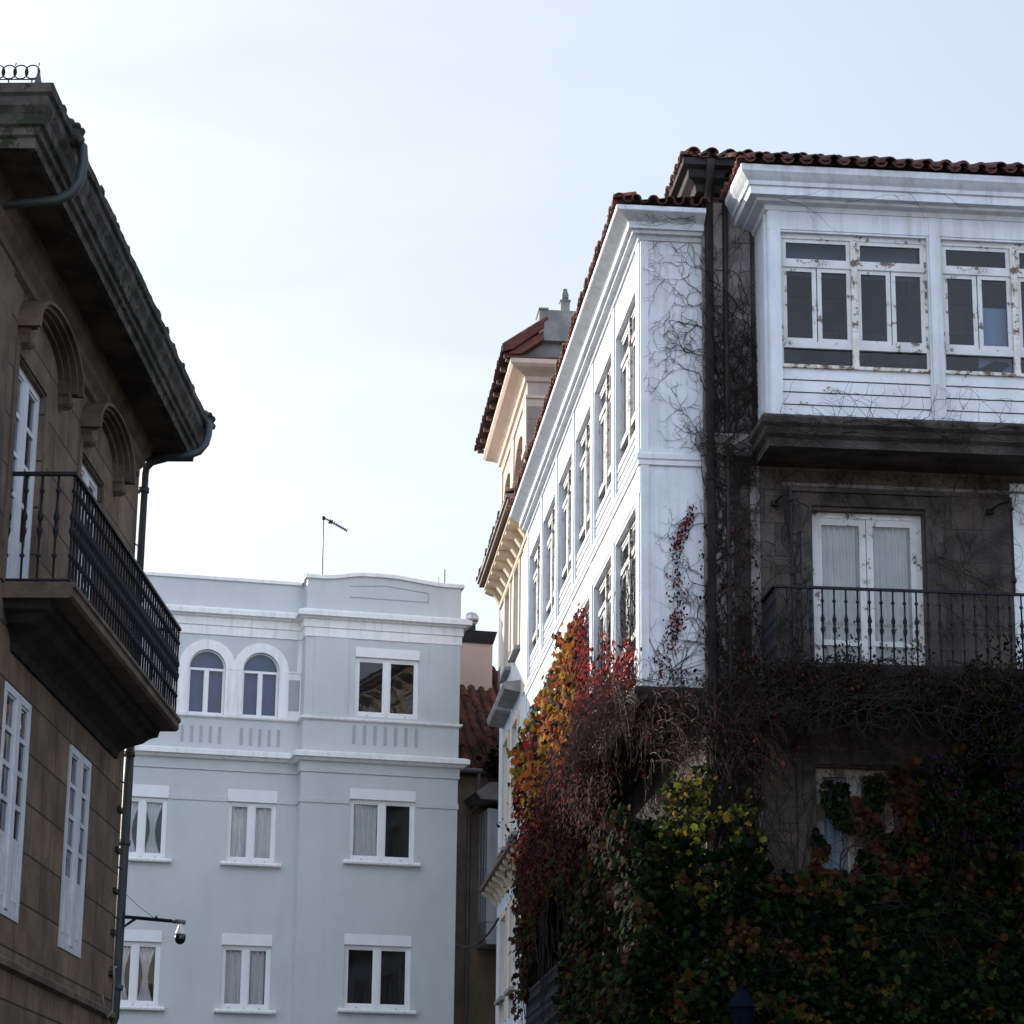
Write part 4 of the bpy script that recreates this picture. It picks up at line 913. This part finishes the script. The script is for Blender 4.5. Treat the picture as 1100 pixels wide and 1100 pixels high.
k = MB().use('greyst'); k.box(.72, .92, -.10, .1, 21.7, 22.02); k.box(.70, .94, -.12, .12, 22.02, 22.05); k.use('zinc'); k.smooth = True; k.lathe([(.06, 22.05), (.085, 22.10), (.085, 22.2), (.06, 22.28), (.05, 22.33), (.001, 22.36)], 10, (.82, 0, 0)); k.build('chimney', rootT)

# ================================================================== CLIMBING PLANTS
LEAF = [(0, -.5), (.22, -.42), (.5, -.18), (.30, .02), (.42, .30), (.14, .22), (0, .55), (-.14, .22), (-.42, .30), (-.30, .02), (-.5, -.18), (-.22, -.42)]
OVAL = [(0, -.5), (.22, -.2), (.24, .1), (0, .5), (-.24, .1), (-.22, -.2)]
def leaf(k, p, nrm, size, droop=.5, shape=LEAF, spin=None):
    n = Vector(nrm).normalized()
    n = (n + Vector((random.gauss(0, .45), random.gauss(0, .45), random.gauss(.15, .4)))).normalized()
    dn = Vector((random.gauss(0, .5), random.gauss(0, .5), -1)); t = (dn - n*dn.dot(n)).normalized(); w = n.cross(t)
    cup = random.uniform(.05, .3)*size
    vs = [Vector(p) + w*(x*size) + t*(y*size) - n*(cup*(abs(x)*1.4 + max(0, y)*.5)) for x, y in shape]
    k.add([p] + vs, [(0, i+1, (i+1) % len(shape)+1) for i in range(len(shape))])
def bare(k, mpf, starts, L, step=.05, wander=.35, branch=.10, r0=.009, inside=None, depth=0, drift=0.0, maxd=3):
    """creeper stems walking over a surface mpf(u,v,off)"""
    for (u, v, ang) in starts:
        pts = []; a = ang; n = int(L*random.uniform(.5, 1.1)/step); kids = []
        off = random.uniform(.006, .03)
        for i in range(n):
            pts.append(mpf(u, v, off + .008*math.sin(i*.7+u*9)))
            a += random.gauss(0, wander) + drift*math.sin(ang-a)
            u += math.cos(a)*step; v += math.sin(a)*step
            if inside and not inside(u, v): break
            if depth < maxd and random.random() < branch: kids.append((u, v, a+random.choice((-1, 1))*random.uniform(.4, 1.3)))
        if len(pts) > 2:
            m_ = len(pts); k.tube(pts, [r0*(1-.7*i/m_) for i in range(m_)], 4 if r0 > .006 else 3, False)
        if kids: bare(k, mpf, kids, L*.55, step, wander, branch*.9, max(r0*.62, .0028), inside, depth+1, drift, maxd)
def choose(ws):
    t = random.random()*sum(w for _, w in ws)
    for n_, w in ws:
        t -= w
        if t <= 0: return n_
    return ws[-1][0]
oR, aR = FR['R']
def nzv(x, y, s=1.0, o=0.0): return noise.noise(Vector((x*s+o, y*s-o, o*.37)))

# 1. leafless creeper on the stone front and the white end panel
cv = thing('leafless_creeper', oR, aR, 'nearly leafless creeper stems netted over the dark stone corner and white panel', 'climbing plant')
k = MB().use('stem')
front = lambda u, v, o: (u, -.055-o, v)
bare(k, front, [(random.uniform(0, .68), 4.5+random.random()*8, math.pi/2+random.gauss(0, .3)) for _ in range(95)], 3.2, .06, .34, .18, .012, lambda u, v: -.03 < u < .72 and 4 < v < 15.0, drift=.25)
bare(k, front, [(random.uniform(.68, 1.2), 4.5+random.random()*6, math.pi/2+random.gauss(0, .4)) for _ in range(40)], 2.6, .06, .3, .15, .009, lambda u, v: .6 < u < 1.36 and 4 < v < 11.3, drift=.2)
bare(k, lambda u, v, o: (u, -.165-o, v), [(random.uniform(-.05, .40), 4.5+random.random()*9, math.pi/2+random.gauss(0, .35)) for _ in range(46)], 2.6, .06, .36, .18, .010, lambda u, v: -.09 < u < .46 and 4 < v < 14.9)
bare(k, front, [(random.uniform(2.9, 4.1), 8.6+random.random()*1.5, math.pi/2+random.gauss(0, .6)) for _ in range(10)], 2.0, .06, .3, .14, .006, lambda u, v: 2.85 < u < 4.1 and 8.5 < v < 11.3)
bare(k, front, [(random.uniform(3.0, 4.0), 8.6+random.random()*1.5, math.pi/2+random.gauss(0, .5)) for _ in range(9)], 2.0, .06, .28, .10, .005, lambda u, v: 2.9 < u < 4.1 and 8.5 < v < 11.3)
bare(k, front, [(random.uniform(.7, 4.2), 11.25, -math.pi/2+random.gauss(0, .6)) for _ in range(60)], .9, .05, .4, .14, .004, lambda u, v: .6 < u < 4.3 and 10.6 < v < 11.35)
pan = lambda u, v, o: (u, .075-o, v)
inp = lambda u, v: -.80 < u < .02 and 8.4 < v < 14.4
bare(k, pan, [(0, 8.6+random.random()*5.7, math.pi+random.gauss(-.5, .5)) for _ in range(24)], .75, .03, .36, .22, .0065, inp)
for u0 in (-.5, -.42, -.30): bare(k, pan, [(u0+.02*q, 8.42, math.pi/2+random.gauss(-.1, .15)) for q in range(2)], 2.6, .05, .22, .16, .007, inp)
bare(k, pan, [(random.uniform(-.5, -.1), 12.2+random.random()*2, -math.pi/2+random.gauss(0, .5)) for _ in range(10)], .9, .04, .28, .22, .004, inp)
bare(k, pan, [(random.uniform(-.75, -.1), 14.35, -math.pi/2+random.gauss(0, .5)) for _ in range(6)], .5, .04, .28, .2, .004, inp)
bare(k, lambda u, v, o: (u, -.20-o, v), [(random.uniform(-.2, 0), 14.5+random.random()*.3, math.pi+random.gauss(0, .3)) for _ in range(7)], 1.0, .04, .2, .2, .005, lambda u, v: -1.0 < u < .05 and 14.45 < v < 14.8)
# along the front gallery base and boards
gb = lambda u, v, o: (u, FB-.05-o, v)
bare(k, gb, [(random.uniform(.7, 4.5), 11.45, random.choice((.35, 2.8, 1.2, 1.9))+random.gauss(0, .3)) for _ in range(26)], 1.1, .05, .22, .12, .005, lambda u, v: .65 < u < 5 and 11.4 < v < 12.2)
gs = lambda u, v, o: (u, FB-.15-o, v)
bare(k, gs, [(random.uniform(.55, 4.5), 11.35+random.random()*.3, random.choice((0, math.pi))+random.gauss(0, .2)) for _ in range(70)], 1.3, .05, .2, .16, .006, lambda u, v: .5 < u < 5 and 11.25 < v < 11.72)
bare(k, lambda u, v, o: (u, -.16-o, v), [(random.uniform(-.05, .7), 11.4+random.random()*.3, random.choice((0, math.pi))) for _ in range(26)], .8, .05, .3, .2, .008, lambda u, v: -.12 < u < .75 and 11.36 < v < 11.75)
bare(k, lambda u, v, o: (u, FB-.42+.3*(14.9-v)-o, v), [(random.uniform(.8, 4.2), 14.5, random.choice((.1, 3.0))+random.gauss(0, .2)) for _ in range(5)], .9, .05, .15, .06, .004, lambda u, v: .6 < u < 5 and 14.1 < v < 14.75)
# in front of the balcony slab
bare(k, lambda u, v, o: (u, -.90-o*2, v), [(random.uniform(.3, 4.6), 8.0+random.random()*.45, random.choice((0, math.pi))+random.gauss(0, .4)) for _ in range(60)], 1.6, .06, .3, .16, .009, lambda u, v: .1 < u < 5 and 7.6 < v < 8.62)
bare(k, lambda u, v, o: (u, -.4-o*8, v), [(random.uniform(-.2, 4.6), 8.3, -math.pi/2+random.gauss(0, .5)) for _ in range(60)], 1.4, .06, .3, .16, .008, lambda u, v: -.4 < u < 5 and 6.6 < v < 8.4)
bare(k, lambda u, v, o: (u, -.88-o*4, v), [(random.uniform(.5, 4.6), 8.5+random.random()*.12, -math.pi/2+random.gauss(0, .8)) for _ in range(150)], .7, .05, .35, .2, .007, lambda u, v: .3 < u < 5 and 7.7 < v < 8.66)
bare(k, lambda u, v, o: (u, -.10-o*8, v), [(random.uniform(-.3, 4.6), 8.2-random.random()*.6, random.uniform(0, 6.28)) for _ in range(150)], 1.0, .05, .35, .2, .007, lambda u, v: -.5 < u < 5 and 6.9 < v < 8.4)
k.build('stem', cv)
k = MB()
for i in range(4200):
    u = random.uniform(.2, 4.9); z = 8.42 + random.gauss(0, .14) - .25*random.random()**2
    if z > 8.66 or nzv(u, z, 2.4, 61) < -.12: continue
    k.use(choose((('leaf_d', 5), ('leaf_w', 2), ('leaf_b', 2), ('leaf_g', .6)))); leaf(k, (u, -.87-abs(random.gauss(0, .07)), z), (0, -1, .3), random.uniform(.03, .07), shape=OVAL)
k.build('foliage', cv)

# 2. red creeper on the side gallery with its curtain of dry twigs
rc = thing('red_creeper', oR, aR, 'red autumn creeper hanging with dry twigs from the lower corner of the side gallery', 'climbing plant')
k = MB().use('twig')
def strand(p, L, sway, r):
    pts = []; q = Vector(p); d = Vector((sway[0], sway[1], .25))
    for i in range(int(L/.06)):
        pts.append(q.copy()); d += Vector((random.gauss(0, .10), random.gauss(0, .10), -.16)); d.normalize(); q += d*.06
    if len(pts) > 2: k.tube(pts, [r*(1-.6*i/len(pts)) for i in range(len(pts))], 3, False)
    return pts
tips = []
for i in range(1150):                                                  # curtain of dry hanging twigs
    b = random.uniform(-.15, 5.2); a = GA + random.uniform(-.34, .5)
    if b < .4: a = random.uniform(GA-.05, .25)
    z = 8.42 + random.gauss(0, .14) - .10*max(0, b-2.5) + .12*noise.noise(Vector((b*1.5, 3, 0)))
    tips += strand((a, b, z), random.uniform(.35, 1.35)*(1 - .06*b), (random.uniform(-1.0, .3), random.uniform(-.8, .3)), random.uniform(.004, .008))
for i in range(420):                                                   # and under the corner
    b = random.uniform(-.65, .1); a = random.uniform(-.8, .75)
    tips += strand((a, b, 7.3+random.random()*1.0), random.uniform(.3, 1.0), (random.uniform(-.5, .5), random.uniform(-.9, 0)), random.uniform(.003, .006))
k.use('stem'); gsf = lambda u, v, o: (GA-.03-o, u, v)
bare(k, gsf, [(random.uniform(.3, 9), 8.5, math.pi/2+random.gauss(0, .4)) for _ in range(46)], 1.9, .06, .25, .14, .007, lambda u, v: .1 < u < 12 and 8.3 < v < 10.9)
bare(k, lambda u, v, o: (GA+.09-o, u, v), [(random.uniform(.5, 5), 9.0, math.pi/2+random.gauss(0, .4)) for _ in range(40)], 1.9, .06, .25, .14, .007, lambda u, v: .45 < u < 9.8 and 8.9 < v < 10.85)
k.build('stem', rc)
k = MB()
for q in tips:
    if random.random() < .10: k.use(choose((('leaf_w', 4), ('leaf_b', 4), ('leaf_r', .6)))); leaf(k, q+Vector((random.gauss(0, .03), random.gauss(0, .03), 0)), (-.6, -.5, .3), random.uniform(.04, .08), shape=OVAL)
n_ = 0
for i in range(26000):                                                  # red sheet on the gallery face
    b = random.uniform(.2, 10.5); z = random.uniform(8.0, 10.9)
    topz = 8.75 + .55*math.exp(-((b-2.0)/1.2)**2) + 1.75*math.exp(-((b-6.2)/1.2)**2) + .55*nzv(b, z, 1.4, 3) + (.6 if b > 3 else 0)
    gapz = 8.55 + .5*nzv(b, 0, 2.0, 9)
    if z > topz: continue
    if b < 4.6 and z < 8.5 + .15*nzv(b, 1, 2.5, 6): continue
    if z > 8.75 and min(abs(b-q_) for q_ in (2.7, 5.12, 7.53, 9.95)) < .17 and random.random() < .75: continue
    dens = min(.8, .25 + (topz-z)*.7)
    if random.random() > dens: continue
    out = .02+abs(random.gauss(0, .06)) + (.10 if z < 8.9 else 0)*random.random()
    k.use(choose((('leaf_r', 6), ('leaf_w', 3), ('leaf_o', .5)))); leaf(k, (GA-out, b, z), (-1, -.25, .1), random.uniform(.05, .10), shape=OVAL)
for i in range(11000):                                                  # wine-red skirt below the gallery
    b = random.uniform(2.0, 12.5); z = random.uniform(5.8, 8.6)
    if z < 6.95 + .6*nzv(b, z, .9, 5): continue
    if b < 4 and z > 7.7: continue
    out = .05+abs(random.gauss(0, .22))
    k.use(choose((('leaf_w', 8), ('leaf_r', 1.2 if z > 7.9 else .25), ('leaf_b', 2.5), ('leaf_o_shade', .5)))); leaf(k, (GA-out, b, z), (-1, -.3, .2), random.uniform(.06, .11), shape=OVAL)
for i in range(1100):                                                   # thin red sprays on the white end panel
    t = random.random(); z = 8.45 + 2.3*t; u = -.52 + .30*t + .07*math.sin(z*4.2) + random.gauss(0, .035 + .05*(1-t))
    if random.random() > .35 + .65*max(0, math.sin(z*5.5+1)): continue
    k.use(choose((('leaf_w', 4), ('leaf_r', 1.6)))); leaf(k, (u, .035+random.gauss(0, .012), z), (0, -1, 0), random.uniform(.022, .055), shape=OVAL)
for i in range(500):
    u, z = random.uniform(-.1, .7), random.uniform(6.5, 10.5)
    if nzv(u, z, 1.6, 8) > -.1: k.use('leaf_w'); leaf(k, (u, -.1-random.random()*.05, z), (0, -1, 0), random.uniform(.03, .07), shape=OVAL)
k.build('foliage', rc)

# 3. yellow and orange ivy at the far end of the side gallery
yi = thing('yellow_ivy', oR, aR, 'yellow and orange ivy climbing the far end of the side gallery', 'climbing plant')
k = MB().use('stem'); bare(k, lambda u, v, o: (GA-.06-o, u, v), [(random.uniform(7, 14.4), 4.5+random.random()*4, math.pi/2+random.gauss(0, .25)) for _ in range(40)], 3, .08, .2, .12, .010, lambda u, v: 6 < u < 14.7 and 4 < v < 11.0, drift=.2); k.build('stem', yi)
k = MB()
for i in range(15000):
    b = random.uniform(6.2, 15.2); z = random.uniform(4.6, 11.1)
    top = 10.55 + .5*nzv(b, 0, 1.3, 2) + .5*math.exp(-((b-8.3)/.9)**2) - .35*math.exp(-((b-13.4)/.8)**2)
    if z > top: continue
    if b > 14.8 and nzv(b, z, 2, 4) < .0: continue
    if b < 7.2 and z < 8.6: continue
    if z < 6.9 + .5*nzv(b, 7, 1.2, 2) and b < 12.9 + .3*nzv(z, 1, 1.5, 6): continue
    if b > 14.6 and z < 8.4 and random.random() < .7: continue
    if nzv(b, z, 1.3, 12) < -.12: continue
    if b < 9.5 and z < 8.6 and random.random() < .6: continue
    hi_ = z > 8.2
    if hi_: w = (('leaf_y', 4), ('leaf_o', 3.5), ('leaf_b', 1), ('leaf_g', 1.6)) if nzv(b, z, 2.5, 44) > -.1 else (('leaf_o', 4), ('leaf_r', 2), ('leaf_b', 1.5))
    else: w = (('leaf_o_shade', 4), ('leaf_w', 1.5), ('leaf_g', 2.0), ('leaf_b', 2), ('leaf_y_shade', .8))
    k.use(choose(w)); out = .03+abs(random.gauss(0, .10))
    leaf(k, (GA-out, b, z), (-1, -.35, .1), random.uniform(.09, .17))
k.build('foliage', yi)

# 4. green ivy over the lower storeys
gi = thing('green_ivy', oR, aR, 'thick dark green ivy with yellowing leaves burying the lower storey of the corner house', 'climbing plant')
k = MB().use('stem')
bare(k, lambda u, v, o: (u, -.30-o*3, v), [(random.uniform(-.7, 5), 3.6+random.random()*2, math.pi/2+random.gauss(0, .5)) for _ in range(60)], 2.6, .08, .25, .12, .012, lambda u, v: -.8 < u < 5 and 3 < v < 7.6)
k.build('stem', gi)
k = MB()
def ivy_front(n):
    for i in range(n):
        u = random.uniform(-.95, 5.0); z = random.uniform(3.0, 8.3)
        top = 6.1 + .35*nzv(u, 1, 1.2, 5)
        if u > 1.2: top = 7.35 + .4*nzv(u, 1, 1.7, 5)
        if u > 3.0: top = 8.35
        if -.95 < u < .75: top = 6.35 + .5*nzv(u, 3, 1.7, 5)
        if z > top: continue
        if .95 < u < 1.3 and z > 6.2: continue
        if 1.30 < u < 2.45 and 6.1 < z:                             # thinner over the window
            if nzv(u, z, 2.4, 21) < (-.16 if u < 1.95 else -.4): continue
        if .55 < u < 1.2 and z > 6.0 and random.random() < .8: continue
        bulge = .42 + .22*nzv(u, z, .8, 7) + (.30 if -.5 < u < .5 and z < 7 else 0) + .12*random.random()
        if 1.30 < u < 2.45 and z > 6.0: bulge = .12+.1*random.random()
        out = bulge*random.uniform(.45, 1.0)
        q = nzv(u, z, 1.5, 31); h_ = nzv(u, z, 3.4, 77) + random.gauss(0, .10); sz = .10*(1 + .55*nzv(u, z, 2.0, 90))*random.choice((.55, .8, 1, 1, 1.25))
        if 1.2 < u < 3.0 and z > 6.0: w = (('leaf_o_shade', 4), ('leaf_b', 2), ('leaf_y_shade', .5)) if h_ > .02 else (('leaf_g', 4), ('leaf_d', 6))
        elif z < 4.9: w = (('leaf_y_shade', 3), ('leaf_g', 2), ('leaf_o_shade', .7)) if h_ > .20 else (('leaf_g', 3), ('leaf_d', 7))
        else: w = (('leaf_y_shade', 1.5), ('leaf_o_shade', 1), ('leaf_b', 1), ('leaf_g', 1.5)) if h_ > .30 else (('leaf_d', 8), ('leaf_g', 2.2))
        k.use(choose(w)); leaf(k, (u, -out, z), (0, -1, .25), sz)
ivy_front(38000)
for i in range(11000):                                                  # round the corner, below the gallery
    b = random.uniform(-.5, 8.2); z = random.uniform(3.0, 7.6)
    if z > 6.3 + .35*min(b, 2) + .6*nzv(b, 2, .8, 3) - (.7 if b < .6 else 0): continue
    a = GA + .15 - .30*nzv(b, z, .7, 17) - random.random()*.3
    k.use(choose((('leaf_d', 6), ('leaf_g', 3), ('leaf_b', 1.3), ('leaf_w', 1.5 if z > 5.5 else .4), ('leaf_y_shade', .4), ('leaf_o_shade', .5)))); leaf(k, (a, b, z), (-.8, -.6, .2), random.uniform(.08, .14))
lobes = [(-.22, -.40, 6.95, .42, .30, .34), (.12, -.48, 6.62, .46, .32, .45), (-.38, -.45, 6.35, .30, .28, .30), (.30, -.42, 6.15, .32, .28, .42), (-.02, -.50, 5.85, .30, .26, .34), (-.22, .55, 6.75, .22, .6, .42), (-.30, 1.5, 6.55, .25, .7, .45)]
for i in range(3000):                                                   # sunlit growth bulging from the corner
    L_ = random.choice(lobes); d = Vector((random.gauss(0, 1), random.gauss(0, 1), random.gauss(0, 1))).normalized()*random.random()**.35*(1 + .35*random.random()**4)
    u, b, z = L_[0] + d.x*L_[3], L_[1] + d.y*L_[4], L_[2] + d.z*L_[5]
    if nzv(u*1.2, z, 3.1, 51) < -.08 - .15*d.z: continue
    k.use(choose((('leaf_y', 1.3), ('leaf_yg', 4), ('leaf_g', 5), ('leaf_b', 1.2), ('leaf_d', 1)))); leaf(k, (u, b, z), (-.5, -.8, .25), random.choice((.045, .06, .08, .10, .12))*random.uniform(.85, 1.15))
k.build('foliage', gi)

# 5. bougainvillea on the right of the balcony
bo = thing('bougainvillea', oR, aR, 'dark bougainvillea with purple bracts sprawling over the right of the iron balcony', 'climbing plant')
k = MB().use('stem'); bare(k, lambda u, v, o: (u, -.86-o*3, v), [(random.uniform(2.9, 4.8), 7.5+random.random(), math.pi/2+random.gauss(0, .7)) for _ in range(24)], 1.5, .06, .3, .15, .006, lambda u, v: 2.7 < u < 5 and 6.5 < v < 9.3); k.build('stem', bo)
k = MB()
for i in range(7500):
    u = random.uniform(2.5, 5.0); z = random.uniform(6.2, 9.35)
    top = 8.75 + .5*nzv(u, 4, 1.6, 4) - (1.1 if u < 3.0 else 0)
    if z > top: continue
    if z > 8.5 and random.random() < .5: continue
    if nzv(u, z, 2.2, 14) < -.2: continue
    pr = nzv(u, z, 2.0, 40)
    k.use('leaf_p' if pr > .12 and random.random() < .3 else choose((('leaf_d', 5), ('leaf_g', 1.2), ('leaf_w', .8))))
    leaf(k, (u, -.80-abs(random.gauss(0, .10)), z), (0, -1, .3), random.uniform(.04, .08), shape=OVAL)
for i in range(160):
    u = random.choice((1.55, 1.65, 2.3, 2.5))+random.gauss(0, .12); z = 8.6+abs(random.gauss(0, .14)); k.use(choose((('leaf_w', 3), ('leaf_g', 2), ('leaf_p', 1), ('leaf_o', .3)))); leaf(k, (u, -.83, z), (0, -1, .2), random.uniform(.03, .06), shape=OVAL)
k.build('foliage', bo)
